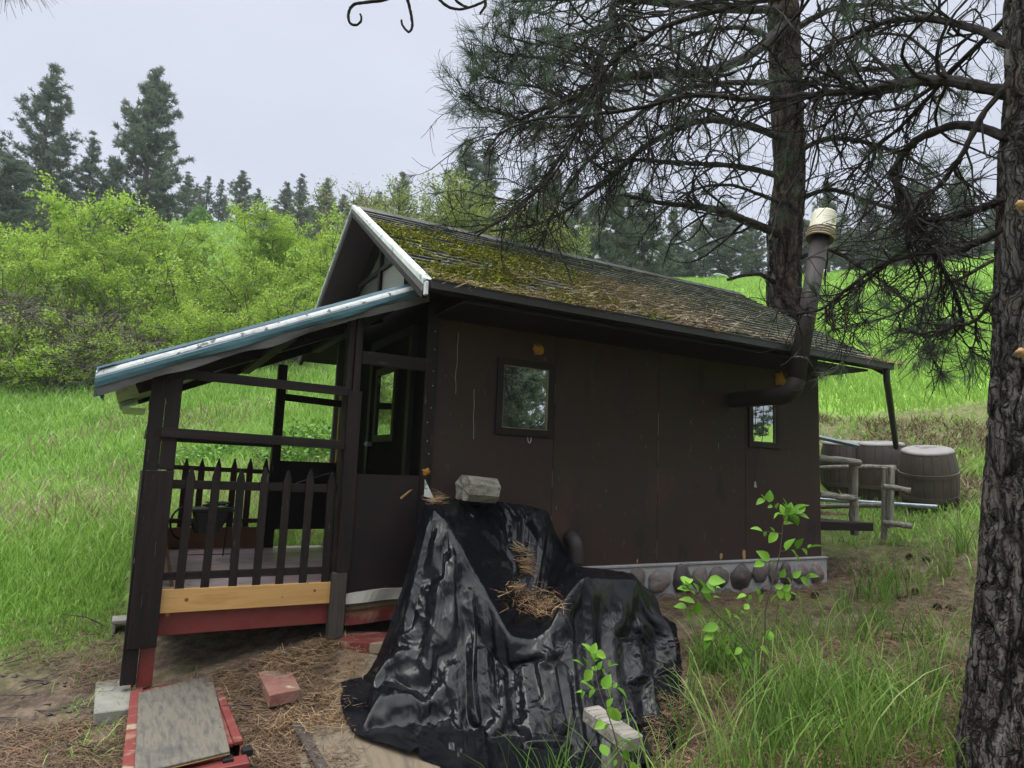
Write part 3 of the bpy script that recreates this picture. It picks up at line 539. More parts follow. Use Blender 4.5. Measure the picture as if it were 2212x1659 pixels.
# ------------------------------------------------------------ stovepipe with an upturned bucket
ya = -.78; pb = hit(1722, 852, 1, ya); pt = hit(1778, 515, 1, ya)
m = MB(); xs, zs = pb[0]-.05, pb[2]-.01
w0 = np.array((xs, .04, zs)); 
th = np.linspace(0, np.pi/2, 7); up = nrm(pt-pb); yv = np.array((0, -1., 0)); rb = .15
cen = w0*0+np.array((xs, ya+rb, zs))+up*rb
arc = [cen+yv*rb*math.sin(t)-up*rb*math.cos(t) for t in th]
horiz = MB(); horiz.tube([w0, arc[0]], .084, 24, cap=False, var=.5); P_ = horiz.build('stovepipe', M['pipemetal'], cabin, smooth=True)
el = MB()
el.tube([arc[0]+yv*-.0]+arc[1:-1]+[arc[-1]], .0865, 26, cap=False, var=.4)
for q in (0, 2, 4, 6):
    tg = nrm(arc[min(q+1, 6)]-arc[max(q-1, 0)]); el.tube([arc[q]-tg*.004, arc[q]+tg*.004], .089, 26, cap=False, var=.4)
el.build('elbow', M['pipemetal'], P_, smooth=True)
top = arc[-1]+up*np.linalg.norm(pt-pb)*.955
vp = MB(); vp.tube([arc[-1], top], .084, 26, var=.5)
v_ = vp.build('riser', M['pipemetal'], P_, smooth=True); 
for f_ in (.13, .40, .56, .80):
    c_ = arc[-1]+(top-arc[-1])*f_; rg = MB().tube([c_-up*.012, c_-up*.004, c_+up*.004, c_+up*.012], [.0845, .0885, .0885, .0845], 24, cap=False); rg.build('joint_band', M['pipemetal'], P_, smooth=True)
MB().lathe((w0[0], -.004, w0[2]), [(.085, 0), (.11, 0), (.11, -.004), (.085, -.006)], 24, (0, 1, 0)).build('wall_collar', M['pipemetal'], P_)
bk = empty('bucket', top, 'yellowed white plastic bucket turned upside down on the stovepipe', 'bucket')
bm = MB(); ax = nrm(up+np.array((.04, 0, .0))); b0 = top-up*.09
bm.lathe(b0, [(.132, .0), (.132, .02), (.130, .06), (.128, .08), (.121, .28), (.118, .305), (.108, .315), (.0, .317)], 32, ax); bm.lathe(b0, [(.128, .0), (.125, .08), (.116, .30), (0, .305)], 32, ax)
bm.build('shell', M['bucket'], bk, smooth=True)
br_ = MB()
for h in (.0, .028, .056, .088): br_.lathe(b0, [(.131, h), (.143, h+.003), (.143, h+.010), (.131, h+.013)], 32, ax)
br_.build('rim', M['bucketrim'], bk, smooth=True)
br_ = MB(); q = b0+ax*.10; X_ = nrm(np.cross(ax, (0, 1, 0))); Y_ = np.cross(ax, X_)
th = np.linspace(.15, math.pi-.15, 14); br_.tube([q+X_*.138*math.cos(t)-Y_*-.138*math.sin(t)*1.0-ax*.045*math.sin(t) for t in th], .003, 5)
br_.build('handle', M['steel'], bk)
# vent elbow low in the wall, hanging cable
v0 = hit(1232, 1168, 1, 0); m = MB(); cc = np.array((v0[0]-.02, .0, v0[2]))
th = np.linspace(0, np.pi/2, 6); Pv = [cc+np.array((0, -.02, .03))]+[cc+np.array((0, -.02-.10*math.sin(t), .03-.10*(1-math.cos(t)))) for t in th]+[cc+np.array((0, -.12, -.17))]
m.tube(Pv, .066, 22, cap=False, var=.5)
for q in (1, 3, 5): tg = nrm(Pv[q+1]-Pv[q-1]); m.tube([Pv[q]-tg*.004, Pv[q]+tg*.004], .0675, 22, cap=False, var=.5)
m.build('vent_elbow', M['pipemetal'], cabin, smooth=True)
c0 = hit(1647, 872, 1, -.03); c1 = hit(1632, 1040, 1, -.03); m = MB(); t_ = np.linspace(0, 1, 20)
Pc = c0[None]+(c1-c0)[None]*t_[:, None]+np.stack([.03*np.sin(t_*5)*t_*(1-t_)*4, -.02+0*t_, 0*t_], -1); m.tube(Pc, .004, 5); cab = m.build('hanging_cable', M['black'], cabin)
MB().prism([c1+np.array(v) for v in ((-.012, 0, 0), (-.02, 0, -.06), (.022, 0, -.065), (.006, 0, 0))], (0, .004, 0)).build('cable_tag', M['whitecloth'], cab)
# ------------------------------------------------------------ porch (parts of the cabin)
def tilt_box(mb, x0, x1, y0, y1, z0, z1, lean=0): return mb.box(x0, x1, y0, y1, z0, z1)
PD = 2.40; DZ = -.05
dk = MB(); y = 0.03
while y < PD-.05: dk.box(-1.83, -.02, y, min(y+.60, PD-.02)-.004, DZ-.03, DZ+RNG.normal()*.0008); y += .60
dk.build('porch_deck', M['deck'], cabin)
MB().box(-1.82, -.685, -.008, .028, -.175, -.022).build('kick_board', M['pine'], cabin, bevel=.003)
for (px, py, s) in ((362, 1328, 1), (403, 1296, 1.3), (427, 1314, .01), (680, 1276, 1.), (610, 1290, .5), (665, 1260, .4)):
    if s > .1: h_ = hit(px, py, 1, -.01); MB().lathe((h_[0], -.0083, h_[2]), [(.0, 0), (.006*s, 0), (.013*s, .0005)], 12, (0, 1, 0)).build('knot', M['brownboard'], cabin)
MB().box(-1.82, -.69, .030, .068, -.325, -.045).build('rim_joist', M['red'], cabin, bevel=.003)
MB().box(-1.82, -.02, PD-.03, PD+.01, -.30, -.06).build('rim_joist', M['red'], cabin, bevel=.003)
MB().box(-1.86, -1.82, .03, PD, -.30, -.06).build('rim_joist', M['red'], cabin, bevel=.003)
# posts
m = MB(); m.box(-1.985, -1.895, -.03, .05, -.60, 1.40); m.box(-1.893, -1.80, -.034, .0, .76, 1.42); m.build('corner_post', M['post'], cabin, bevel=.004)
m = MB(); m.box(-1.968, -1.80, -.062, -.036, -.375, .755); m.build('wide_post_board', M['post'], cabin, bevel=.004)
MB().box(-1.89, -1.80, .0, .05, -.63, -.33).build('leg', M['red'], cabin, bevel=.003)
m = MB(); m.box(-.690, -.640, -.02, .06, -.14, 1.97); m.box(-.632, -.578, -.03, .05, -.14, 1.99); m.build('middle_post', M['post'], cabin, bevel=.004)
MB().box(-.668, -.565, -.055, -.031, .051, 1.40).build('post_cover_board', M['post'], cabin, bevel=.004)
m = MB().box(-.692, -.582, -.052, .045, -.42, .05); m.build('post_foot', M['oldpost'], cabin, bevel=.006)
MB().box(-.575, -.012, -.030, .010, 1.615, 1.72).build('lintel', M['rail'], cabin, bevel=.004)
m = MB().box(-.575, -.012, -.018, -.004, -.10, .772); hp = m.build('half_wall_panel', M['panel'], cabin)
c_ = [(-.20, .60), (-.13, .655), (-.10, .665), (-.14, .63), (-.19, .585)]
MB().prism([(x, -.0205, z) for x, z in c_], (0, .002, 0)).build('peeled_patch', M['rawwood'], hp)
# siding that hangs loose below the half wall
def strip(name, x0, x1, z0, z1, dz, y, mt, th=.012, wav=.006):
    n = 16; xs = np.linspace(x0, x1, n); w = wav*fbm(p3(xs*6, z0*5), 2); top_ = z1+dz*(xs-x0)/(x1-x0)+w+.02*np.sin((xs-x0)/(x1-x0)*np.pi); bot_ = z0+dz*1.3*(xs-x0)/(x1-x0)+w*.5
    V = []; 
    for i in range(n): V += [(xs[i], y-.012*math.sin(i*.6), bot_[i]), (xs[i], y+.008*math.sin(i*.8), top_[i]), (xs[i], y+th, bot_[i]), (xs[i], y+th+.008, top_[i])]
    Q = []
    for i in range(n-1):
        a = 4*i; b = a+4; Q += [(a, b, b+1, a+1), (a+2, a+3, b+3, b+2), (a+1, b+1, b+3, a+3), (a, a+2, b+2, b)]
    return mesh(name, V, np.array(Q), M[mt], cabin, var=np.full(len(V), .5))
strip('loose_strip', -.60, .1, -.185, -.115, .02, -.030, 'whitecloth', wav=.012); strip('siding_board', -.565, .1, -.235, -.17, .03, .0, 'tanply'); strip('siding_board', -.565, .1, -.285, -.225, .01, .014, 'brownboard'); strip('siding_board', -.565, .1, -.345, -.275, .02, .002, 'redworn')
# rails near side
for z, zz in ((1.400, 1.402), (.995, .995)):
    MB().beam((-1.90, -.042, z+.012), (-.672, -.042, z-.012), .02, .066).build('rail', M['rail'], cabin, bevel=.003)
rl = MB(); rl.beam((-1.86, .026, .665), (-.66, .026, .655), .02, .060).build('picket_rail', M['rail'], cabin, bevel=.003)
MB().beam((-1.86, .026, .058), (-.68, .026, .060), .022, .052).build('picket_rail', M['rail'], cabin, bevel=.003)
px = [(413, 1003, 383, 1290), (490, 1010, 465, 1283), (524, 1004, 495, 1280), (577, 1003, 550, 1279)]
tops = [413, 466, 519, 572, 626, 678, 732]; tz = [.80, .822, .80, .815, .80, .812, .80]
for i, x_ in enumerate(np.linspace(-1.690, -.735, 7)):
    z1 = tz[i]-.02; z0 = -.075+RNG.normal()*.004; w_ = .027; dx = RNG.normal()*.006
    P = [(x_-w_+dx, -.004, z0), (x_+w_+dx, -.004, z0), (x_+w_, -.004, z1-.075), (x_+.007, -.004, z1), (x_-.007, -.004, z1), (x_-w_, -.004, z1-.075)]
    MB().prism(P, (0, .018, 0)).build('picket', M['post'], cabin, bevel=.002)
# rear side
for x_ in (-.80, -1.955):
    m = MB(); m.box(x_, x_+.09, PD-.12, PD-.04, DZ if x_ > -1 else -.4, 1.86 if x_ > -1 else 1.36); m.build('rear_post', M['post'], cabin, bevel=.004)
def onback(px_, py_, y=2.36): return hit(px_, py_, 1, y)
m = MB(); a = onback(360, 948); b = onback(588, 962); m.beam((-1.9, 2.34, a[2]), (-.78, 2.34, b[2]), .03, .045); m.build('rear_rail', M['rail'], cabin, bevel=.003)
m = MB(); a = onback(607, 857); b = onback(710, 870); m.beam((-.75, 2.34, a[2]), (-.0, 2.34, b[2]-.01), .03, .075); m.build('rear_rail', M['rail'], cabin, bevel=.003)
a = onback(372, 1008); b = onback(590, 1020)
MB().beam((-1.9, 2.36, a[2]), (-.78, 2.36, b[2]), .022, .045).build('rear_picket_rail', M['redpicket'], cabin, bevel=.002)
a2 = onback(372, 1125)
MB().beam((-1.9, 2.36, a2[2]), (-.78, 2.36, a2[2]), .022, .045).build('rear_picket_rail', M['redpicket'], cabin, bevel=.002)
for pxx in (370, 404, 438, 474, 508, 542, 576):
    t_ = onback(pxx, 990, 2.385); x_ = t_[0]; z1 = t_[2]; w_ = .03
    MB().prism([(x_-w_, 2.375, .0), (x_+w_, 2.375, .0), (x_+w_, 2.375, z1-.10), (x_+.005, 2.375, z1), (x_-.005, 2.375, z1), (x_-w_, 2.375, z1-.10)], (0, .018, 0)).build('rear_picket', M['redpicket'], cabin, bevel=.002)
MB().box(-1.88, -.81, 2.345, 2.372, DZ, .155).build('rear_kick_board', M['brownboard'], cabin, bevel=.003)
a = onback(605, 995); b = onback(700, 1142)
MB().box(-.72, -.10, 2.33, 2.35, b[2], a[2]).build('rear_panel', M['panel'], cabin)
MB().box(-.115, -.075, 2.33, 2.37, .72, 1.62).build('rear_stud', M['rawwood'], cabin)
m = MB(); m.box(-.07, -.004, 2.20, 2.42, DZ, 2.14); m.build('strand_board_cladding', M['osb'], cabin)
m = MB(); m.beam((-.20, 2.31, .0), (-.07, 2.22, -.03), .03, .10); m.build('rear_brace', M['rawwood'], cabin)
# porch roof
def pz(x): return 1.97-.44*(x*-1-.65)                                 # underside height of near rafter at x
xa, xb = -2.20, -.06
y0, y1 = -.16, 3.02
for y_ in (0.03, 1.2, 2.56):
    m = MB(); m.beam((xa+.12, y_, pz(xa+.12)+.05), (xb, y_, pz(xb)+.05), .04, .095, (0, 0, 1)); m.build('rafter', M['rail'], cabin, bevel=.003)
for x_ in (-1.84, -1.10, -.38):
    m = MB(); m.beam((x_, .03, pz(x_)+.0), (x_, 2.55, pz(x_)+.0), .085, .04); m.build('purlin', M['railY'], cabin, bevel=.003)
# corrugated sheet: waves across y
ny, nx = 150, 14; ys = np.linspace(y0+.02, y1, ny); xs = np.linspace(xa-.03, xb, nx)
X, Y = np.meshgrid(xs, ys); Z = pz(X)+.108+.019*np.abs(np.sin(Y*np.pi/.21))-.030*Y*smooth(-1., -2.2, X)+.010*fbm(p3(X*1.5, Y*1.5), 2)
V = np.vstack([np.stack([X, Y, Z], -1).reshape(-1, 3), np.stack([X, Y, Z+.003], -1).reshape(-1, 3)]); n_ = nx*ny
i = np.arange(ny-1)[:, None]*nx; j = np.arange(nx-1)[None]; Q = np.stack([i+j, i+nx+j, i+nx+j+1, i+j+1], -1).reshape(-1, 4)
mesh('corrugated_roof', V, np.vstack([Q, Q[:, ::-1]+n_]), M['corr'], cabin, var=np.full(2*n_, .5))
# trim along the near slope: felt, teal flashing, pale worn flange
def ribbon(name, prof, mt, xs, seed, wav=.006, edge=True):
    """prof: [(y, dz)] cross-section; swept along the slope"""
    n = len(prof); V = []
    for k, x in enumerate(xs):
        for q, (yy, dz) in enumerate(prof):
            wv = wav*fbm(np.array([x*4, q*.9, seed]), 2)*(2.2 if q in (0, n-1) else .6); V.append((x, yy+wv*.6, pz(x)+dz+wv))
    V = np.array(V); m_ = len(xs); i = np.arange(m_-1)[:, None]*n; j = np.arange(n-1)[None]
    Q = np.stack([i+j, i+j+1, i+n+j+1, i+n+j], -1).reshape(-1, 4)
    o = mesh(name, V, Q, M[mt], cabin, var=np.full(len(V), .5)); s = o.modifiers.new('thickness', 'SOLIDIFY'); s.thickness = .003; return o
xs = np.linspace(xa-.10, -.10, 60)
ribbon('edge_felt', [(-.135, -.035), (-.14, .03)], 'felt', xs, 3, .016)
ribbon('edge_flashing', [(-.150, .018), (-.160, .045), (-.160, .072), (-.152, .084)], 'teal', xs, 1, .007)
ribbon('worn_flange', [(-.156, .084), (-.152, .098), (-.144, .111), (-.134, .122)], 'flash', xs, 2, .005)
ribbon('roof_edge_fold', [(-.137, .118), (-.126, .146), (-.09, .150), (-.03, .145), (.03, .135)], 'teal', xs, 5, .005)
MB().box(-.14, -.05, -.145, .05, 2.20, 2.28).build('rafter_end_block', M['rail'], cabin)
# lower eave flashing wrapping the outer edge, drooping
ys = np.linspace(-.155, .12, 50); V = []
for y_ in ys:
    s_ = .012*float(fbm(np.array([y_*3, 1, 2]), 2)); zc = pz(xa-.08)
    V += [(xa-.00, y_, zc+.165), (xa-.085, y_, zc+.135+s_), (xa-.098+s_, y_, zc+.07), (xa-.085+s_, y_, zc+.0+s_), (xa-.05, y_, zc-.01-.05*abs(math.sin(y_*9))+s_)]
V = np.array(V); i = np.arange(49)[:, None]*5; j = np.arange(4)[None]
o = mesh('eave_flashing', V, np.stack([i+j, i+j+1, i+6+j, i+5+j], -1).reshape(-1, 4), M['teal'], cabin, var=np.full(len(V), .5)); o.modifiers.new('thickness', 'SOLIDIFY').thickness = .003
m = MB(); m.beam((xa+.10, 2.3, pz(xa)+.0), (xa+.10, 3.0, pz(xa)-.02), .20, .012); m.build('hanging_sheet', M['whitetrim'], cabin)
m = MB(); m.beam((-1.96, .06, 1.33), (-1.96, 2.5, 1.33), .03, .08); m.build('outer_header', M['railY'], cabin)
MB().box(-1.985, -1.95, .05, 2.3, -.02, .70).build('side_panel', M['panel'], cabin)
MB().box(-1.985, -1.95, .05, 2.3, 1.0, 1.06).build('side_rail', M['railY'], cabin)
# white ripped sheet at the wall corner
m = MB(); m.prism([hit(918, 1035, 1, -.04), hit(916, 1072, 1, -.04), hit(938, 1078, 1, -.05)], (0, .004, 0)); m.build('torn_flap', M['whitetrim'], cabin)

# ------------------------------------------------------------ things on the porch
g = empty('grill_table', (-1.2, 1.55, DZ), 'black portable grill on thin folding legs standing on the porch deck', 'grill')
def P_(x, y, Y): return hit(x, y, 1, Y)
gy0, gy1 = 1.35, 1.75
L0 = P_(395, 1245, gy0); gx0, gx1 = P_(405, 1100, 1.5)[0], P_(508, 1100, 1.5)[0]; gzt = P_(450, 1098, 1.5)[2]
MB().box(gx0, gx1, gy0, gy1, gzt-.02, gzt).build('top', M['black'], g, bevel=.004)
MB().hexa([(gx0+.09, gy0+.05, gzt-.21), (gx1-.12, gy0+.05, gzt-.21), (gx1-.12, gy1-.05, gzt-.21), (gx0+.09, gy1-.05, gzt-.21), (gx0+.05, gy0+.03, gzt-.02), (gx1-.06, gy0+.03, gzt-.02), (gx1-.06, gy1-.03, gzt-.02), (gx0+.05, gy1-.03, gzt-.02)]).build('firebox', M['black'], g, bevel=.006)
for (xx, yy) in ((gx0, gy0), (gx1, gy0), (gx0+.02, gy1), (gx1-.02, gy1)): MB().tube([(xx, yy, gzt-.01), (xx-.02*(1 if xx < -1.2 else -1), yy, DZ)], .007, 6).build('leg', M['black'], g)
MB().tube([(gx0, gy0, .02), (gx1, gy0, .02)], .005, 6).build('stretcher', M['black'], g)
m = MB(); m.beam((gx0+.15, 1.5, gzt+.02), (gx0+.32, 1.55, gzt+.05), .20, .012); m.beam((gx1-.22, 1.5, gzt+.05), (gx1-.03, 1.55, gzt+.01), .18, .012); m.build('rag', M['rubber'], g)
th = np.linspace(-1.2, 3.6, 40); hc = P_(402, 1130, 1.45); m = MB()
m.tube(np.stack([hc[0]+.10*np.cos(th+1.6)-.02, 1.45+.03*np.sin(th), hc[2]+.135*np.sin(th+1.6)], -1), .009, 8)
for q in range(3):
    t_ = np.linspace(0, 1, 14); a, b = P_(425+10*q, 1100, 1.42), P_(405+12*q, 1160-8*q, 1.42); m.tube(a+(b-a)*t_[:, None]+np.stack([.03*np.sin(t_*6+q), 0*t_, 0*t_], -1), .009, 7)
m.build('hose', M['rubber'], g)
m = MB(); m.beam(P_(355, 1150, .35), P_(372, 1268, .30), .02, .085, (0, 1, 0)); tag(m.build('leaning_board', M['brownboard'], origin=P_(372, 1268, .30)), 'brown board leaning inside the porch beside the left corner post', 'board')
q = P_(708, 1195, 1.9); m = MB(); m.box(-.24, -.12, 1.72, 1.86, DZ+.001, DZ+.03); m.beam((-.32, 1.75, DZ+.012), (-.22, 1.8, DZ+.03), .03, .02); tag(m.build('dustpan', M['black'], origin=(-.2, 1.8, DZ), bevel=.004), 'small black and pale tool left on the porch deck by the strand board', 'tool')
m = MB(); a = P_(640, 1043, 2.2); b = P_(712, 1022, 2.2); m.tube([a, b], .006, 6); tag(m.build('metal_rod', M['steel'], origin=a), 'thin pale rod slanting across the dark rear porch panel', 'rod')

# ------------------------------------------------------------ entry platform, blocks and boards on the ground
def onz(x, y, z): return hit(x, y, 2, z)
def ong(x, y, dz=0.):                                              # on the terrain, dz above it
    z = -.6
    for _ in range(25): p = hit(x, y, 2, z+dz); z = .5*z+.5*float(gz(p[0], p[1]))
    return hit(x, y, 2, z+dz)
ztop = -.60
A, B_, C_, D_ = onz(282, 1492, ztop), onz(462, 1452, ztop), onz(530, 1622, ztop), onz(262, 1672, ztop)
pf = empty('entry_platform', (A+C_)/2-np.array((0, 0, .17)), 'worn red painted wooden platform at the foot of the porch post', 'platform')
def lerp(a, b, t): return a+(b-a)*t
def slab(P4, th, name, mt, par, bevel=.004, **k):
    P4 = [np.array(p, float) for p in P4]; b = [p-np.array((0, 0, th)) for p in P4]
    return MB().hexa(b+P4).build(name, M[mt], par, bevel=bevel, **k)
def quadabc(u0, u1, v0, v1, dz=0):                                  # u along A->B, v along A->D
    f = lambda u, v: lerp(lerp(A, B_, u), lerp(D_, C_, u), v)+np.array((0, 0, dz)); return [f(u0, v1), f(u1, v1), f(u1, v0), f(u0, v0)]
slab(quadabc(0, .14, 0, 1.12), .022, 'plank', 'redworn', pf); slab(quadabc(.145, .845, .03, 1.0, -.002), .02, 'plank', 'redworn', pf); slab(quadabc(.85, .93, 0.02, .9, -.004), .022, 'plank', 'redworn', pf); slab(quadabc(.935, 1.02, 0.06, .90), .022, 'plank', 'redworn', pf)
slab(quadabc(.0, 1.02, .985, 1.06, -.024), .13, 'front_board', 'red', pf); slab(quadabc(.0, 1.02, .0, .04, -.024), .13, 'rear_board', 'red', pf); slab(quadabc(0, .03, .05, .98, -.024), .13, 'side_board', 'redworn', pf); slab(quadabc(.99, 1.02, .05, .98, -.024), .13, 'side_board', 'redworn', pf)
for u, v in ((.80, .93), (.52, 1.02), (.99, .88)): slab(quadabc(u, u+.09, v+.055, v+.10, -.012), .03, 'slot', 'rubber', pf, 0)
n = 10; a, b, c, d = onz(300, 1497, -.585), onz(457, 1457, -.585), onz(497, 1622, -.583), onz(290, 1672, -.583)
slab([d, c, b, a], .012, 'plywood_sheet', 'plywood', None, .002, origin=(a+c)/2); tag(bpy.context.scene.objects['plywood_sheet'], 'weathered grey plywood sheet lying on top of the red entry platform', 'plywood')
slab([x-np.array((0, 0, .0125)) for x in (d, lerp(d, c, 1.0), lerp(c, b, .012), lerp(d, a, .012))], .004, 'edge_ply', 'pine', bpy.data.objects['plywood_sheet'], 0)
def block(name, corners, z, h, mt, label, cat='block', hollow=False, bevel=.006, group=None):
    flat = z == .022
    if z > 0:
        q = sum(np.array(k_) for k_ in corners)/len(corners); z = ong(q[0], q[1], z)[2]
    P4 = [ong(x, y, dz) for x, y in corners] if (dz := (.035 if flat else 0)) else [onz(x, y, z) for x, y in corners]; c = sum(P4)/4; 
    if not hollow:
        o = slab(P4, h, name, mt, None, bevel, origin=c-np.array((0, 0, h))); return tag(o, label, cat, group)
block('concrete_block', [(203, 1540), (287, 1530), (283, 1462), (207, 1473)], -.64, .22, 'concrete', 'pale concrete block beside the left porch post, near the platform')
block('concrete_block', [(240, 1298), (268, 1292), (266, 1276), (243, 1280)], -.60, .10, 'concrete', 'small flat concrete block in the grass behind the left porch post')
cb = empty('cinder_block', onz(262, 1385, -.62), 'hollow cinder block standing on edge behind the left porch post', 'block')
c0 = onz(262, 1360, -.50); m = MB(); x0, y0_, z0 = c0[0]-.07, c0[1], -.70
m.box(x0, x0+.17, y0_, y0_+.19, z0+.24, z0+.27); m.box(x0, x0+.17, y0_, y0_+.19, z0-.05, z0-.02); m.box(x0, x0+.03, y0_, y0_+.19, z0-.02, z0+.24); m.box(x0+.14, x0+.17, y0_, y0_+.19, z0-.02, z0+.24); m.box(x0+.03, x0+.14, y0_, y0_+.19, z0+.10, z0+.125); m.build('shell', M['concrete'], cb, bevel=.005)
block('masonry_step', [(582, 1501), (650, 1487), (629, 1446), (557, 1451)], .075, .075, 'brick', 'worn red and tan masonry block among fallen needles in front of the porch')
block('red_plank', [(737, 1386), (840, 1392), (846, 1366), (740, 1362)], .05, .07, 'redworn', 'short faded red plank lying below the half wall next to the tarp', 'plank', bevel=.003)
block('ground_plywood', [(735, 1720), (1010, 1800), (960, 1575), (640, 1558)], .022, .04, 'tanply', 'tan weathered plywood sheet on the ground at the tarp edge', 'plywood', bevel=.002)
m = MB(); m.beam(ong(640, 1572, .01), ong(735, 1735, .01), .06, .07); tag(m.build('rotten_timber', M['oldpost'], origin=onz(640, 1562, -.8), bevel=.008), 'dark rotten timber along the left edge of the ground plywood', 'timber')
m = MB(); m.beam(ong(650, 1640, .01), ong(690, 1740, .01), .05, .05); tag(m.build('wood_offcut', M['tanply'], origin=onz(655, 1640, -.8), bevel=.005), 'pale wood offcut beside the rotten timber at the bottom edge', 'timber')
block('wood_block', [(888, 1668), (950, 1680), (952, 1648), (895, 1640)], .055, .06, 'tanply', 'small pale wood block poking out from under the tarp hem', 'wood block', bevel=.003)
# cord over the dirt, low left
t_ = np.linspace(0, 1, 60); cp = np.array([onz(x, y, -.74) for x, y in ((-60, 1628), (40, 1622), (110, 1600), (180, 1583), (235, 1560), (268, 1530), (290, 1500))])
cx = np.interp(t_*6, range(7), cp[:, 0]); cy = np.interp(t_*6, range(7), cp[:, 1])
tag(MB().tube(np.stack([cx, cy, gz(cx, cy)+.012], -1), .006, 7).build('extension_cord', M['cord'], origin=(cx[0], cy[0], float(gz(cx[0], cy[0])))), 'thin orange cord trailing over the dirt towards the porch post', 'cord')
# weathered wooden hitching rail end, bottom centre
rs = empty('short_log_rail', at(1340, 1640, 3.35)-np.array((0, 0, .2)), 'weathered grey timber rail on a stub post poking from under the tarp', 'rail')
MB().beam(at(1275, 1540, 3.62), at(1372, 1608, 3.30), .11, .075).build('rail', M['greywood'], rs, bevel=.008)
MB().beam(at(1325, 1595, 3.45), at(1322, 1760, 3.45), .095, .085, (0, 1, 0)).build('stub_post', M['greypost'], rs, bevel=.008)
MB().beam(at(1330, 1690, 3.42), at(1400, 1740, 3.2), .10, .07).build('rail', M['greywood'], rs, bevel=.008)

# ------------------------------------------------------------ right hand side: deck, log railing, barrels, pipes
ld = empty('log_railing', (5.9, .2, .1), 'weathered grey log railing around the little side deck', 'railing')
def logm(a, b, r, name='log', mt='greywood', sides=12):
    P = np.array([lerp(np.array(a), np.array(b), t) for t in np.linspace(0, 1, 8)]); P[1:-1] += RNG.normal(0, .004, (6, 3))
    MB().tube(P, r*(1+RNG.normal(0, .03, 8)), sides).build(name, M[mt], ld, smooth=False)
dpt = 8.25
logm(at(1843, 1003, dpt), at(1846, 1155, dpt), .052, 'post', 'greypost'); logm(at(1912, 1010, dpt+.1), at(1909, 1165, dpt+.1), .036, 'post', 'greypost')
MB().beam(at(1925, 1008, dpt+.05), at(1922, 1140, dpt+.05), .05, .09, (1, 0, 0)).build('post', M['greypost'], ld, bevel=.006)
logm(at(1765, 988, dpt-.5), at(1856, 1000, dpt-.05), .040); logm(at(1768, 1067, dpt-.5), at(1846, 1076, dpt-.08), .038)
logm(at(1740, 1010, 9.3), at(1935, 1010, 8.5), .033); logm(at(1760, 1094, 9.3), at(1908, 1092, 8.6), .032)
logm(at(1908, 1050, dpt), at(1968, 1060, dpt-.15), .035); logm(at(1908, 1128, dpt), at(1970, 1137, dpt-.2), .035)
m = MB(); a, b = at(1765, 1126, dpt-.35), at(1885, 1150, dpt-.2); b[2] = a[2]; m.beam(a-(0, 0, .05), b-(0, 0, .05), .04, .10); 
a2, b2 = at(1740, 1105, 9.6), at(1870, 1110, 9.3); m.hexa([a+(0, .02, -.03), b+(0, .02, -.03), b+(-.2, 1.3, -.03), a+(-.2, 1.3, -.03), a+(0, .02, 0), b+(0, .02, 0), b+(-.2, 1.3, 0), a+(-.2, 1.3, 0)])
tag(m.build('side_deck', M['rail'], origin=a, bevel=.004), 'small brown board deck at the far gable end, littered with needles', 'deck')
def barrel(px_, d, py, rr, H, label, tilt=.12, rot=0.):
    c = at(px_, py, d); c[2] -= .03; e_ = empty('rain_barrel', c, label, 'barrel', 'brown plastic barrels by the bank')
    ns = 20; n = ns*6; hs = np.linspace(0, H, 15); a = np.arange(n)*2*np.pi/n; V = []
    for h in hs:
        r_ = rr*(1-.16*abs(2*h/H-1)**2.2); g_ = 1-.018*(np.arange(n) % 6 == 0); V.append(np.stack([c[0]+np.cos(a+rot)*r_*g_, c[1]+np.sin(a+rot)*r_*g_, np.full(n, c[2]+h)], -1))
    V = np.vstack(V); i = np.arange(14)[:, None]*n; j = np.arange(n)[None]; k = (j+1) % n
    mesh('body', V, np.stack([i+j, i+k, i+n+k, i+n+j], -1).reshape(-1, 4), M['barrel'], e_, smooth=False, var=np.full(len(V), .5))
    rt = rr*.84
    MB().lathe((c[0], c[1], c[2]+H), [(rt+.004, -.03), (rt+.012, -.02), (rt+.012, .0), (rt-.02, .016), (rt*.6, .03), (0, .035)], 40).build('lid', M['barreltop'], e_, smooth=True)
    import mathutils; td = CAM-c; e_.rotation_mode = 'QUATERNION'; e_.rotation_quaternion = mathutils.Quaternion(Vector((-td[1], td[0], 0)).normalized(), tilt)
    for h in (.24, .62): 
        r_ = rr*(1-.16*abs(2*h-1)**2.2); MB().lathe((c[0], c[1], c[2]+H*h), [(r_-.004, -.03), (r_+.009, -.026), (r_+.009, .026), (r_-.004, .03)], 48).build('hoop', M['barrel'], e_)
barrel(2008, 9.2, 1094, .36, .82, 'brown barrel with pale round lid, nearest and rightmost of the three', .24); barrel(1905, 10.0, 1072, .37, .82, 'middle brown barrel with paint drips, the downspout ends over its lid'); barrel(1828, 10.4, 1066, .37, .82, 'leftmost brown barrel, partly hidden behind the cabin corner')
tag(MB().tube([at(1740, 938, 8.8), at(1853, 963, 9.6)], .032, 4).build('metal_channel', M['steel'], origin=at(1853, 963, 9.6)), 'pale metal bar resting across the leftmost barrel', 'metal bar')
tag(MB().tube([at(1720, 1076, 9.6), at(2025, 1095, 8.5)], .028, 12).build('metal_pipe', M['steel'], origin=at(2025, 1095, 8.5)), 'long galvanised pipe lying in the grass behind the log railing', 'pipe')
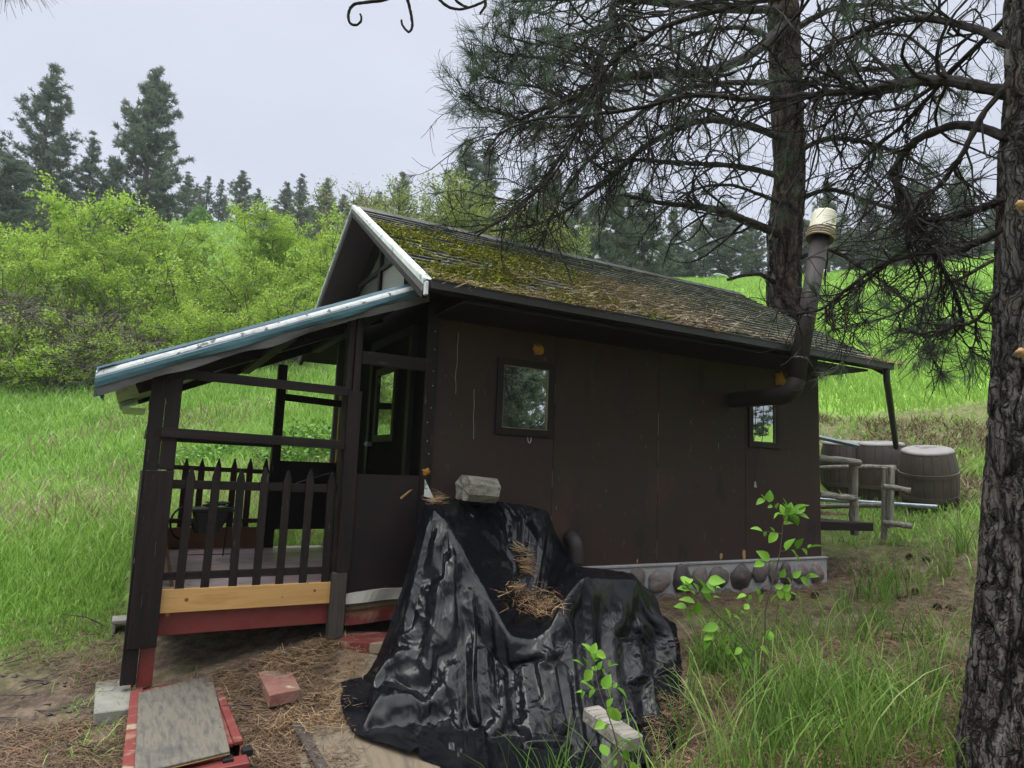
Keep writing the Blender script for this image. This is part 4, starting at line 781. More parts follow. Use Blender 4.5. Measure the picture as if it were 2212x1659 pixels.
# far field things
m = MB(); e_ = at(1558, 595, 58); m.box(e_[0]-.7, e_[0]+.7, e_[1]-.2, e_[1]+.2, e_[2]-.04, e_[2]+.06); m.box(e_[0]-.45, e_[0]-.38, e_[1]-.03, e_[1]+.03, e_[2]-.6, e_[2]-.04); m.box(e_[0]+.38, e_[0]+.45, e_[1]-.03, e_[1]+.03, e_[2]-.6, e_[2]-.04)
tag(m.build('field_bench', M['whitetrim'], origin=e_-(0, 0, .6)), 'tiny pale bench far up in the hill field', 'bench')
# ------------------------------------------------------------ black tarp over furniture
def tarp():
    G = lambda x, y, z=-.74: hit(x, y, 2, z)
    H_ = lambda x, y, Y: hit(x, y, 1, Y)
    cols = [
     [H_(930, 1110, -.05), H_(925, 1095, -.12), H_(918, 1090, -.30), H_(893, 1190, -.42), H_(858, 1310, -.55), H_(812, 1430, -.66), G(732, 1548)],
     [H_(950, 1077, -.06), H_(945, 1084, -.20), H_(938, 1104, -.42), H_(915, 1240, -.62), H_(885, 1370, -.82), H_(850, 1470, -.95), G(790, 1612)],
     [H_(985, 1077, -.06), H_(985, 1088, -.22), H_(964, 1125, -.52), H_(955, 1260, -.78), H_(940, 1400, -1.00), H_(925, 1520, -1.2), G(900, 1652)],
     [H_(1040, 1080, -.06), H_(1040, 1140, -.34), H_(990, 1172, -.66), H_(990, 1310, -.90), H_(985, 1440, -1.15), H_(985, 1560, -1.38), G(985, 1688)],
     [H_(1090, 1086, -.06), H_(1090, 1200, -.42), H_(1028, 1240, -.82), H_(1028, 1370, -1.03), H_(1030, 1480, -1.30), H_(1040, 1590, -1.5), G(1050, 1715)],
     [H_(1135, 1092, -.06), H_(1120, 1265, -.55), H_(1065, 1305, -1.00), H_(1070, 1420, -1.15), H_(1078, 1520, -1.42), H_(1090, 1620, -1.62), G(1110, 1735)],
     [H_(1182, 1106, -.06), H_(1150, 1298, -.62), H_(1102, 1370, -1.18), H_(1108, 1450, -1.26), H_(1118, 1550, -1.50), H_(1135, 1640, -1.72), G(1160, 1745)],
     [H_(1200, 1150, -.07), H_(1175, 1310, -.68), H_(1150, 1378, -1.24), H_(1160, 1440, -1.34), H_(1175, 1540, -1.58), H_(1190, 1640, -1.78), G(1210, 1745)],
     [H_(1215, 1180, -.08), H_(1192, 1290, -.74), H_(1188, 1352, -1.26), H_(1196, 1430, -1.40), H_(1212, 1540, -1.60), H_(1225, 1640, -1.80), G(1245, 1735)],
     [H_(1232, 1205, -.10), H_(1215, 1250, -.78), H_(1222, 1290, -1.20), H_(1228, 1400, -1.36), H_(1242, 1520, -1.60), H_(1258, 1630, -1.80), G(1280, 1725)],
     [H_(1250, 1224, -.12), H_(1250, 1230, -.80), H_(1262, 1250, -1.14), H_(1268, 1380, -1.30), H_(1280, 1500, -1.56), H_(1295, 1610, -1.78), G(1318, 1710)],
     [H_(1290, 1228, -.20), H_(1300, 1238, -.76), H_(1318, 1252, -1.06), H_(1320, 1380, -1.26), H_(1330, 1490, -1.52), H_(1345, 1590, -1.74), G(1365, 1690)],
     [H_(1335, 1236, -.28), H_(1352, 1244, -.72), H_(1374, 1256, -.98), H_(1380, 1380, -1.18), H_(1392, 1480, -1.46), H_(1402, 1570, -1.66), G(1415, 1660)],
     [H_(1380, 1290, -.40), H_(1400, 1280, -.66), H_(1425, 1318, -.92), H_(1432, 1410, -1.10), H_(1445, 1490, -1.34), H_(1452, 1560, -1.55), G(1466, 1625)],
     [H_(1395, 1330, -.40), H_(1425, 1330, -.55), H_(1444, 1370, -.72), H_(1458, 1440, -.82), H_(1462, 1500, -1.0), H_(1466, 1540, -1.1), G(1478, 1590)]]
    Cc = np.array(cols)                                           # (15, 7, 3)
    def catmull(Pts, n):
        m_ = len(Pts); t = np.linspace(0, m_-1-1e-6, n); i = t.astype(int); f = (t-i)[:, None, None]
        g_ = lambda k: Pts[np.clip(k, 0, m_-1)]; p0, p1, p2, p3_ = g_(i-1), g_(i), g_(i+1), g_(i+2)
        T = .26
        m1, m2 = T*(p2-p0), T*(p3_-p1); return (2*f**3-3*f**2+1)*p1+(f**3-2*f**2+f)*m1+(-2*f**3+3*f**2)*p2+(f**3-f**2)*m2
    def ln(a): return np.linalg.norm(a, axis=-1)
    def ridge(q): return 1-np.abs(2*vnoise(q)-1)
    def fields(NU, NV):
        S = catmull(Cc, NU); S = catmull(S.transpose(1, 0, 2), NV).transpose(1, 0, 2)
        U_, V_ = np.meshgrid(np.linspace(0, 14, NU), np.linspace(0, 6, NV), indexing='ij'); return S, U_, V_
    def mid2(X):                                                    # double the resolution
        m_ = len(X); Y = np.zeros((2*m_-1,)+X.shape[1:]); Y[::2] = X; g_ = lambda k: X[np.clip(k, 0, m_-1)]; i = np.arange(m_-1); Y[1::2] = (-g_(i-1)+9*g_(i)+9*g_(i+1)-g_(i+2))/16; return Y
    NU, NV = 38, 29; P = None
    for lev, (its, ex_, lapk) in enumerate(((140, 1., .0), (70, 1.1, .02), (45, 1.15, .05), (20, 1.15, .10))):
        S, U_, V_ = fields(NU, NV); skirt = smooth(1.9, 2.9, V_); low = smooth(4.4, 5.6, V_); inner = 1-smooth(1.4, 2.2, V_); rightc = smooth(10.4, 12.4, U_)*smooth(2.2, 3.2, V_)
        nz_ = fbm(p3(U_*.45, V_*.3, 2), 2)
        eu = (.012+skirt*(.07+.16*np.clip(nz_+.25, 0, 1))+.06*low+.07*rightc+.05*inner)*ex_
        ev = (.006+.10*low+.08*rightc+.03*inner+.05*np.clip(fbm(p3(U_*.5, V_*.5, 12), 2)+.1, 0, 1)*skirt)*ex_
        if lev == 0:
            n_ = nrm(np.cross(np.gradient(S, axis=1), np.gradient(S, axis=0))); n_ = n_*np.sign(np.sum(n_*(CAM-S), -1).mean()); wu = U_+.3*fbm(p3(U_*.5, V_*.5, 2), 2)
            P = S+n_*((.075*(ridge(p3(wu*.95, V_*.14, 1.1))-.5)+.030*(ridge(p3(wu*2.1+.25*V_, V_*.25, 4.2))-.5))*(.12+skirt)+.05*(fbm(p3(U_*1.7, V_*1.9, 8), 2))*(low+rightc+.5*inner)+.035*(ridge(p3((U_+V_)*.9, (U_-V_)*.2, 12.3))-.5)*skirt+.030*(ridge(p3((U_-V_)*.8, (U_+V_)*.2, 19.3))-.5)*skirt)[..., None]
        else:
            n_ = nrm(np.cross(np.gradient(P, axis=1), np.gradient(P, axis=0))); P = P+n_*(.006*(fbm(p3(U_*4*lev, V_*3.6*lev, 5), 2))*(.35+low+rightc+.5*inner))[..., None]
        Lu = ln(S[1:]-S[:-1])*(1+(eu[1:]+eu[:-1])/2); Lv = ln(S[:, 1:]-S[:, :-1])*(1+(ev[:, 1:]+ev[:, :-1])/2)
        du_ = (eu+ev)[:-1, :-1]/2; Ld = ln(S[1:, 1:]-S[:-1, :-1])*(1+du_); Le = ln(S[1:, :-1]-S[:-1, 1:])*(1+du_)
        pin = (.003+.12*np.exp(-((V_-0)/.2)**2)+.06*np.exp(-(U_/.25)**2)+.06*np.exp(-((U_-14)/.25)**2)+.04*np.exp(-((V_-2)/.22)**2))[..., None]
        for it in range(its):
            D = np.zeros_like(P); Cn = np.zeros(P.shape[:2]+(1,))
            for (a, b, L0, k) in ((np.s_[:-1], np.s_[1:], Lu, 1.), (np.s_[:, :-1], np.s_[:, 1:], Lv, 1.), (np.s_[:-1, :-1], np.s_[1:, 1:], Ld, .45), (np.s_[1:, :-1], np.s_[:-1, 1:], Le, .45)):
                d = P[b]-P[a]; l = ln(d); f = (.5*k*(l-L0)/np.maximum(l, 1e-6))[..., None]*d
                D[a] += f; D[b] -= f; Cn[a] += k; Cn[b] += k
            P = P+D/Cn*1.6+(S-P)*pin
            if it % 4 == 0:
                Lp = np.zeros_like(P); Lp[1:-1, 1:-1] = (P[2:, 1:-1]+P[:-2, 1:-1]+P[1:-1, 2:]+P[1:-1, :-2])/4-P[1:-1, 1:-1]; P += Lp*lapk
            P[..., 1] = np.minimum(P[..., 1], -.035)
            if it % 10 == 0: gzv = gz(P[..., 0], P[..., 1])
            P[..., 2] = np.maximum(P[..., 2], gzv+.012+.040*(P[..., 0] < .25))
        P = mid2(P); P = mid2(P.transpose(1, 0, 2)).transpose(1, 0, 2); NU, NV = P.shape[:2]
    S, U_, V_ = fields(NU, NV); n_ = nrm(np.cross(np.gradient(P, axis=1), np.gradient(P, axis=0))); q = p3(P[..., 0], P[..., 1], P[..., 2]); wq = q+.05*fbm(q*6, 2)[..., None]
    cr_ = sum(am*(ridge(np.stack([wq@np.array(A1)*f_, wq@np.array(A2)*f_*.3, wq[..., 1]*f_*.4+k_], -1))**3-.2) for k_, (A1, A2, f_, am) in enumerate((((1, 0, .6), (-.6, 0, 1), 7, .007), ((1, 0, -.7), (.7, 0, 1), 8, .006), ((.3, 0, 1), (1, 0, -.3), 9, .004), ((1, .3, .1), (.1, 0, 1), 17, .0025), ((.5, 0, -1), (1, 0, .5), 19, .0025))))
    P = P+n_*(cr_*np.clip(.35+.65*smooth(1.6, 3, V_), 0, 1))[..., None]
    V = P.reshape(-1, 3); i = np.arange(NU-1)[:, None]*NV; j = np.arange(NV-1)[None]
    Q = np.stack([i+j, i+j+1, i+NV+j+1, i+NV+j], -1).reshape(-1, 4)
    # back curtain so the cover is closed behind
    bk_ = P[:, 0]; lowp = bk_.copy(); lowp[:, 1] = np.minimum(lowp[:, 1]+.01, -.065); lowp[:, 2] = gz(lowp[:, 0], lowp[:, 1])+.01; base = len(V)
    ls = [P[0], P[-1]]
    V = np.vstack([V, lowp]); k = np.arange(NU-1); Qb = np.stack([k*NV, (k+1)*NV, base+k+1, base+k], -1)
    m = material('black_plastic_sheet'); t = m.node_tree; K = t.links.new
    o = N(t, 'ShaderNodeOutputMaterial'); b = N(t, 'ShaderNodeBsdfPrincipled', inp={'Base Color': (.004, .0045, .006, 1), 'Specular IOR Level': .17}); K(b.outputs[0], o.inputs[0])
    tc = N(t, 'ShaderNodeTexCoord'); n1 = N(t, 'ShaderNodeTexNoise', inp={'Scale': 5., 'Detail': 6, 'Roughness': .6}); K(tc.outputs['Object'], n1.inputs['Vector'])
    mr = N(t, 'ShaderNodeMapRange', inp={'From Min': .35, 'From Max': .7, 'To Min': .13, 'To Max': .27}); K(n1.outputs[0], mr.inputs[0]); K(mr.outputs[0], b.inputs['Roughness'])
    n4 = N(t, 'ShaderNodeTexNoise', inp={'Scale': 2.3, 'Detail': 7, 'Roughness': .7}); K(tc.outputs['Object'], n4.inputs['Vector']); r4 = N(t, 'ShaderNodeMapRange', inp={'From Min': .50, 'From Max': .75, 'To Max': .6}); K(n4.outputs[0], r4.inputs[0]); m4 = N(t, 'ShaderNodeMix', data_type='RGBA'); K(r4.outputs[0], m4.inputs[0]); m4.inputs[6].default_value = (.004, .0045, .006, 1); m4.inputs[7].default_value = (.030, .028, .026, 1); K(m4.outputs[2], b.inputs['Base Color'])
    n2 = N(t, 'ShaderNodeTexNoise', inp={'Scale': 30., 'Detail': 5, 'Roughness': .6, 'Distortion': 1.2}); K(tc.outputs['Object'], n2.inputs['Vector'])
    bp = N(t, 'ShaderNodeBump', inp={'Strength': .22, 'Distance': .004}); K(n2.outputs[0], bp.inputs['Height']); K(bp.outputs[0], b.inputs['Normal'])
    ob = mesh('tarp', V, [Q, Qb], m, smooth=True, origin=(.2, -.9, -.74)); tag(ob, 'black plastic sheeting draped over a lumpy piece of furniture against the wall', 'tarp')
    return P
TP = tarp()
# weathered log chunk on top of the tarp
lc = hit(1030, 1085, 1, -.22); a, b = hit(1000, 1054, 1, -.29), hit(1064, 1060, 1, -.21)
n = 18; P = []
o_ = empty('log_chunk', (lc[0], -.2, a[2]-.085), 'split grey weathered log chunk weighing down the top of the black tarp', 'log')
ang = np.linspace(0, 2*np.pi, n, endpoint=False); prof = np.stack([np.cos(ang)*.095, np.sin(ang)*.118], -1); prof[:, 1] = np.clip(prof[:, 1], -.095, .10); prof += RNG.normal(0, .003, prof.shape)
ax = nrm(b-a); X_ = nrm(np.cross(ax, (0, 0, 1))); Y_ = np.cross(X_, ax); nl_ = 16; V = []
for k in range(nl_):
    c = lerp(a, b, k/(nl_-1)); jit = 1+.035*fbm(p3(prof[:, 0]*30, prof[:, 1]*30, k*.12), 3)
    for q in range(n): V.append(c+(X_*prof[q, 0]+Y_*prof[q, 1])*jit[q]+ax*(.010*math.sin(q*2.1) if k in (0, nl_-1) else 0))
V += [a, b]; V = np.array(V); i = np.arange(nl_-1)[:, None]*n; j = np.arange(n)[None]; k = (j+1) % n; jj = np.arange(n)
T = np.vstack([np.stack([(jj+1) % n, jj, np.full(n, len(V)-2)], -1), np.stack([(nl_-1)*n+jj, (nl_-1)*n+(jj+1) % n, np.full(n, len(V)-1)], -1)])
mesh('bark_side', V, [np.stack([i+j, i+k, i+n+k, i+n+j], -1).reshape(-1, 4), T], M['greywood'], o_, var=np.full(len(V), .5))
# ------------------------------------------------------------ foliage helpers
def leaves(C_, size, var=None, aspect=.55, up=.5, rng=RNG, jit=.35):
    """one folded diamond leaf per centre"""
    n = len(C_); s = size*(1+jit*rng.normal(size=n)).clip(.4, 2); d = nrm(rng.normal(size=(n, 3))+np.array((0, 0, .1))); nn = nrm(rng.normal(size=(n, 3))+np.array((0, 0, up*2)))
    x = nrm(np.cross(d, nn)); a = C_-d*s[:, None]*.5; b = C_+d*s[:, None]*.5; w_ = (x*s[:, None]*aspect*.5); mid = C_-d*s[:, None]*.08
    V = np.stack([a, mid+w_, b, mid-w_], 1).reshape(-1, 3); Q = np.arange(4*n).reshape(-1, 4)
    v = rng.random(n) if var is None else var; return V, Q, np.repeat(np.clip(v, 0, 1), 4)
def needles(C_, A_, n, Ln, w_, spread=.9, rng=RNG, droop=.0):
    """n needles around each tuft centre C_ with axis A_"""
    m_ = len(C_); Cr = np.repeat(C_, n, 0); Ar = np.repeat(A_, n, 0); d = nrm(Ar+nrm(rng.normal(size=Cr.shape))*spread*rng.uniform(.5, 1.25, (m_*n, 1))+np.array((0, 0, -droop)))
    l = Ln*rng.uniform(.65, 1.15, (m_*n, 1)); st = Cr-Ar*rng.uniform(0, 1, (m_*n, 1))*Ln*.55
    x = nrm(np.cross(d, rng.normal(size=d.shape)))*w_/2; e_ = st+d*l
    V = np.stack([st-x, st+x, e_+x*.5, e_-x*.5], 1).reshape(-1, 3); Q = np.arange(4*m_*n).reshape(-1, 4); v = np.repeat(np.clip(np.repeat(rng.random(m_), n)*.5+rng.random(m_*n)*.35, 0, .8), 4); return V, Q, v
def wander(p, d, Ln, n, wig, pull=(0, 0, 0), rng=RNG):
    p = np.array(p, float); d = nrm(d); out_ = [p]; st = Ln/n; k = rng.normal(size=3)*wig
    for i in range(n):
        k = k*.6+rng.normal(size=3)*wig; d = nrm(d+k*.6+np.array(pull)*(i+1)/n); p = p+d*st; out_.append(p)
    return np.array(out_)
def card(V, Q, v, name, mat, parent, **k): return mesh(name, V, Q, M[mat], parent, var=v, **k)
def cat(L_):
    V = np.vstack([l[0] for l in L_]); off = np.cumsum([0]+[len(l[0]) for l in L_[:-1]]); Q = np.vstack([l[1]+o for l, o in zip(L_, off)]); return V, Q, np.concatenate([l[2] for l in L_])
def copy_tree(o, loc, rz, sc, label=None, parent=None):
    c = o.copy(); COL.objects.link(c); c.parent = parent
    if parent is None:
        c.location = [float(v) for v in loc]; c.rotation_euler = (0, 0, rz); c.scale = sc
        if label: c['label'] = label
    for ch in o.children: copy_tree(ch, None, 0, None, None, c)
    return c

# ------------------------------------------------------------ near pines: long twisted limbs, hanging twigs, needle tufts at the tips
def pine_limbs(tree, limbs, seed, tuftp, view=None, rs=.68, nm=2.3):
    """limbs: list of (points (k,3), r0, r1, n side branches, droop, tuft probability)"""
    rg = np.random.default_rng(seed); tufts = []; taxis = []
    for (Pt, r0, r1, ns, dr, tp) in limbs:
        r0 *= rs; r1 *= .8; ns = int(ns*nm); Pt = np.array(Pt, float); kk = len(Pt); t = np.linspace(0, kk-1-1e-6, kk*7); i = t.astype(int); f = (t-i)[:, None]; g_ = lambda q: Pt[np.clip(q, 0, kk-1)]
        a, b, c, d = g_(i-1), g_(i), g_(i+1), g_(i+2); S = .5*((2*b)+(c-a)*f+(2*a-5*b+4*c-d)*f**2+(3*b-a-3*c+d)*f**3); S = S+.012*np.stack([fbm(p3(t*3, seed, q*7.), 2) for q in range(3)], -1)
        m = MB(); R = np.linspace(r0, r1, len(S)); m.tube(S, R, 9, rough=.10, var=.5); lo_ = len(S); total = np.linalg.norm(np.diff(S, axis=0), axis=1).sum()
        def sub(S_, R_, n_s, lvl, drp, tpp):
            for q in range(n_s):
                u_ = rg.uniform(.12 if lvl == 0 else .2, 1.0)**.9; k_ = int(u_*(len(S_)-2)); p = S_[k_]; tg = nrm(S_[k_+1]-S_[k_]); rd = rg.normal(size=3); rd = nrm(rd-tg*np.dot(rd, tg)); rd[2] -= .25*drp
                d0 = nrm(tg*rg.uniform(.35, 1.2)+rd*rg.uniform(.5, 1.)); r_ = R_[k_]*rg.uniform(.28, .5)
                if lvl == 0: Ln = rg.uniform(.35, 1.15)*min(1.2, total*.45)*(1.15-.4*u_); nn = 9; r_ = np.clip(r_, .006, .022)
                else: Ln = rg.uniform(.12, .42); nn = 6; r_ = np.clip(r_, .0028, .007)
                W = wander(p, d0, Ln, nn, .30, (0, 0, -drp*rg.uniform(.1, .55)) if rg.random() < .75 else (0, 0, .25), rg)
                rr = np.linspace(r_, max(r_*.35, .0018), nn+1); m.tube(W, rr, 5 if lvl == 0 else 4, cap=False, rough=.12, var=.5)
                if lvl < 1: sub(W, rr, rg.integers(3, 7), lvl+1, drp, tpp)
                if rg.random() < tpp*(.25 if lvl else .45): tufts.append(W[-1]); taxis.append(nrm(W[-1]-W[-3]+np.array((0, 0, .02))))
        sub(S, R, ns, 0, dr, tp)
        if tp > .3: tufts.append(S[-1]); taxis.append(nrm(S[-1]-S[-3]))
        m.build('limb', M['branch'], tree)
    if tufts: return np.array(tufts), np.array(taxis)
    return np.zeros((0, 3)), np.zeros((0, 3))
def L_(pts): return [at(*p) for p in pts]
# bark trunk with plates: noise displaced
def trunk(name, P, R, mat, tree, seed, plate=.022, n=72, rings=150, fx=7., fz=2.4):
    P = np.array(P, float); t = np.linspace(0, len(P)-1, rings); S = np.stack([np.interp(t, range(len(P)), P[:, k]) for k in range(3)], -1); Rr = np.interp(t, np.linspace(0, len(P)-1, len(R)), R)
    a = np.arange(n)*2*np.pi/n; D = np.stack([np.cos(a), np.sin(a), 0*a], -1)[None]+0*S[:, None]; h = np.concatenate([[0], np.cumsum(np.linalg.norm(np.diff(S, axis=0), axis=1))])[:, None]+0*a
    q = np.stack([D[..., 0]*Rr[:, None]*fx*1.6+seed, D[..., 1]*Rr[:, None]*fx*1.6, h*fz], -1); q2 = q+.5*fbm(q*.8, 2)[..., None]
    f = 1-np.abs(2*vnoise(q2*1.6)-1); g_ = 1-np.abs(2*vnoise(q2*3.1+9)-1); dd = plate*(-1.9*smooth(.72, 1., f)-.9*smooth(.75, 1, g_)+.5*fbm(q*3, 3)); dd += .05*Rr[:, None]*fbm(q*.35, 2)*2
    V = (S[:, None]+D*(Rr[:, None]+dd)[..., None]).reshape(-1, 3); i = np.arange(rings-1)[:, None]*n; j = np.arange(n)[None]; k = (j+1) % n
    return mesh(name, V, np.stack([i+j, i+k, i+n+k, i+n+j], -1).reshape(-1, 4), M[mat], tree, smooth=True, var=np.full(len(V), .5))
# 1) big pine on the right edge
D0 = 3.45; tb = at(2246, 1600, D0); tbz = float(gz(tb[0], tb[1]))
pineR = empty('pine_tree', (tb[0], tb[1], tbz), 'large pine with furrowed grey bark cropped by the right edge of the picture', 'tree')
cl = lambda x, y: at(x, y, D0)
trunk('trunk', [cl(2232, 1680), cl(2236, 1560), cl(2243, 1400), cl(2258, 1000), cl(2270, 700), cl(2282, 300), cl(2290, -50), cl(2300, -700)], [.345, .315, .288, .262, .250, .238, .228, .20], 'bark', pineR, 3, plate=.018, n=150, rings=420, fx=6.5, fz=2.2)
for (x, y) in ((2207, 443), (2207, 762)):
    c = at(x, y, D0-.24); blob((c[0], c[1], c[2]), .024, 'cut_branch_scar', 'rawwood', pineR, .8)
lb = [
 (L_([(2200, 205, 3.5), (2120, 188, 3.6), (2050, 176, 3.75), (1960, 180, 3.95), (1870, 196, 4.2), (1780, 200, 4.4), (1700, 212, 4.6), (1600, 212, 4.8), (1486, 206, 5.0), (1388, 232, 5.2), (1251, 250, 5.4), (1174, 254, 5.5), (1096, 281, 5.6), (1052, 324, 5.6)]), .050, .009, 34, .5, .16),
 (L_([(2190, 420, 3.5), (2120, 450, 3.6), (2060, 470, 3.8), (1990, 478, 4.0), (1930, 500, 4.2)]), .035, .012, 6, .6, .1),
 (L_([(2195, 300, 3.5), (2080, 270, 3.8), (1985, 300, 4.0), (1940, 352, 4.1), (1930, 380, 4.1), (1955, 430, 4.1), (1975, 478, 4.1), (2005, 520, 4.1), (2030, 570, 4.1), (2060, 625, 4.1), (2076, 680, 4.1), (2078, 718, 4.1)]), .038, .012, 17, .75, .10),
 (L_([(2195, 480, 3.5), (2120, 520, 3.6), (2060, 545, 3.7), (1980, 550, 3.9), (1900, 575, 4.1), (1830, 625, 4.2), (1775, 668, 4.3), (1715, 680, 4.4)]), .032, .008, 12, .5, .08),
 (L_([(2000, 500, 4.0), (1930, 560, 4.1), (1880, 600, 4.2), (1850, 620, 4.25), (1800, 660, 4.4), (1768, 690, 4.4)]), .020, .007, 4, .7, .08),
 (L_([(2190, 100, 3.5), (2100, 60, 3.8), (1990, 40, 4.1), (1880, 60, 4.4), (1790, 110, 4.6), (1730, 190, 4.7), (1720, 270, 4.8)]), .036, .010, 26, .7, .25),
 (L_([(2190, -60, 3.5), (2060, -70, 3.8), (1900, -50, 4.1), (1700, -10, 4.6), (1560, 20, 5.0), (1430, 60, 5.2), (1330, 130, 5.4), (1290, 180, 5.5), (1240, 290, 5.6), (1200, 370, 5.6), (1130, 440, 5.6), (1030, 508, 5.6)]), .045, .008, 40, .7, .24),
 (L_([(2200, 150, 3.5), (2130, 240, 3.55), (2080, 330, 3.6), (2040, 390, 3.7), (1985, 440, 3.8), (1960, 520, 3.9), (1990, 600, 4.0)]), .026, .010, 9, .7, .1),
 (L_([(2195, 600, 3.5), (2150, 640, 3.5), (2110, 690, 3.6), (2050, 710, 3.7), (1985, 720, 3.8), (1940, 710, 3.9)]), .018, .006, 6, .4, .35),
 (L_([(2195, 20, 3.5), (2080, 130, 3.9), (1960, 260, 4.3), (1880, 330, 4.5), (1820, 400, 4.7)]), .026, .009, 12, .6, .1),
 (L_([(2185, -260, 3.5), (1800, -300, 3.4), (1400, -220, 3.0), (1150, -120, 2.8), (1010, -60, 2.7), (960, -30, 2.7), (850, -60, 2.6)]), .040, .008, 0, .1, .0)]
tf, ta = pine_limbs(pineR, lb, 21, .3)
V, Q, v = needles(tf, ta, 60, .135, .0022, .95, droop=.05); card(V, Q, v, 'needles', 'needle', pineR)
# bare hooked twigs hanging into the top of the sky
for pts in ([(905, -52), (850, -8), (828, 1), (790, 5), (766, 8), (756, 18), (752, 33), (754, 48), (762, 54), (772, 54), (780, 46), (781, 37), (778, 30)], [(880, -48), (879, -5), (883, 10), (888, 30), (891, 52), (889, 64), (883, 70), (875, 63), (868, 52), (867, 43)], [(935, -38), (947, -4), (958, 8), (972, 17), (994, 21), (1021, 14), (1040, 6), (1050, 0), (1056, -12), (1040, -40)], [(1048, 3), (1049, 12), (1044, 20), (1038, 28), (1037, 31)], [(975, -30), (985, 2), (1000, 12), (1012, 16)]):
    P = np.array([at(x, y, 2.7) for x, y in pts]); m = MB(); t = np.linspace(0, len(P)-1, 4*len(P)); S = np.stack([np.interp(t, range(len(P)), P[:, k]) for k in range(3)], -1); S[1:-1] = (S[:-2]+S[1:-1]*2+S[2:])/4; m.tube(S, np.linspace(.007, .0042, len(S)), 6, rough=.08); m.build('hooked_twig', M['branch'], pineR)
# needle tuft entering at the top left corner
c_ = at(40, -30, 2.6); V, Q, v = needles(np.array([at(30, -45, 2.6), at(70, -40, 2.6), at(5, -30, 2.6)]), nrm(np.array([RT*.2-UP, RT*.7-UP*.6, -UP+RT*-.3])), 60, .13, .0024, .6)
eb = empty('pine_bough', at(20, -60, 2.6), 'tip of an overhanging pine bough poking into the top left corner', 'branch'); card(V, Q, v, 'needles', 'needle', eb); MB().tube([at(-160, -160, 2.6), at(-40, -90, 2.6), at(30, -45, 2.6), at(70, -42, 2.6)], [.012, .004], 6).build('twig', M['branch'], eb)
# 2) twin trunk pine behind the cabin
D1 = 10.6; mb = at(1700, 690, D1); mz = float(gz(mb[0], mb[1])); pineM = empty('pine_tree', (mb[0], mb[1], mz), 'twin stemmed pine with reddish bark rising behind the cabin ridge', 'tree')
c1 = lambda x, y: at(x, y, D1); bot = at(1706, 700, D1); b2 = np.array((bot[0], bot[1], mz-.1))
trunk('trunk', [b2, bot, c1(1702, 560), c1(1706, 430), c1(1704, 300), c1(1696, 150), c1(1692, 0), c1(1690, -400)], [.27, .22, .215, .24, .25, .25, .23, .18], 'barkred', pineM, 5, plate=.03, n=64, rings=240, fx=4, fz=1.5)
bo2 = at(1672, 690, D1+.2); bo3 = at(1650, 930, D1+.2); trunk('second_trunk', [bo3-np.array((.1, 0, 2.2)), bo3, bo2, at(1673, 600, D1+.2), at(1672, 500, D1+.2), at(1684, 400, D1+.2)], [.20, .17, .14, .14, .13, .10], 'bark', pineM, 9, plate=.03, n=48, rings=120, fx=4, fz=1.5)
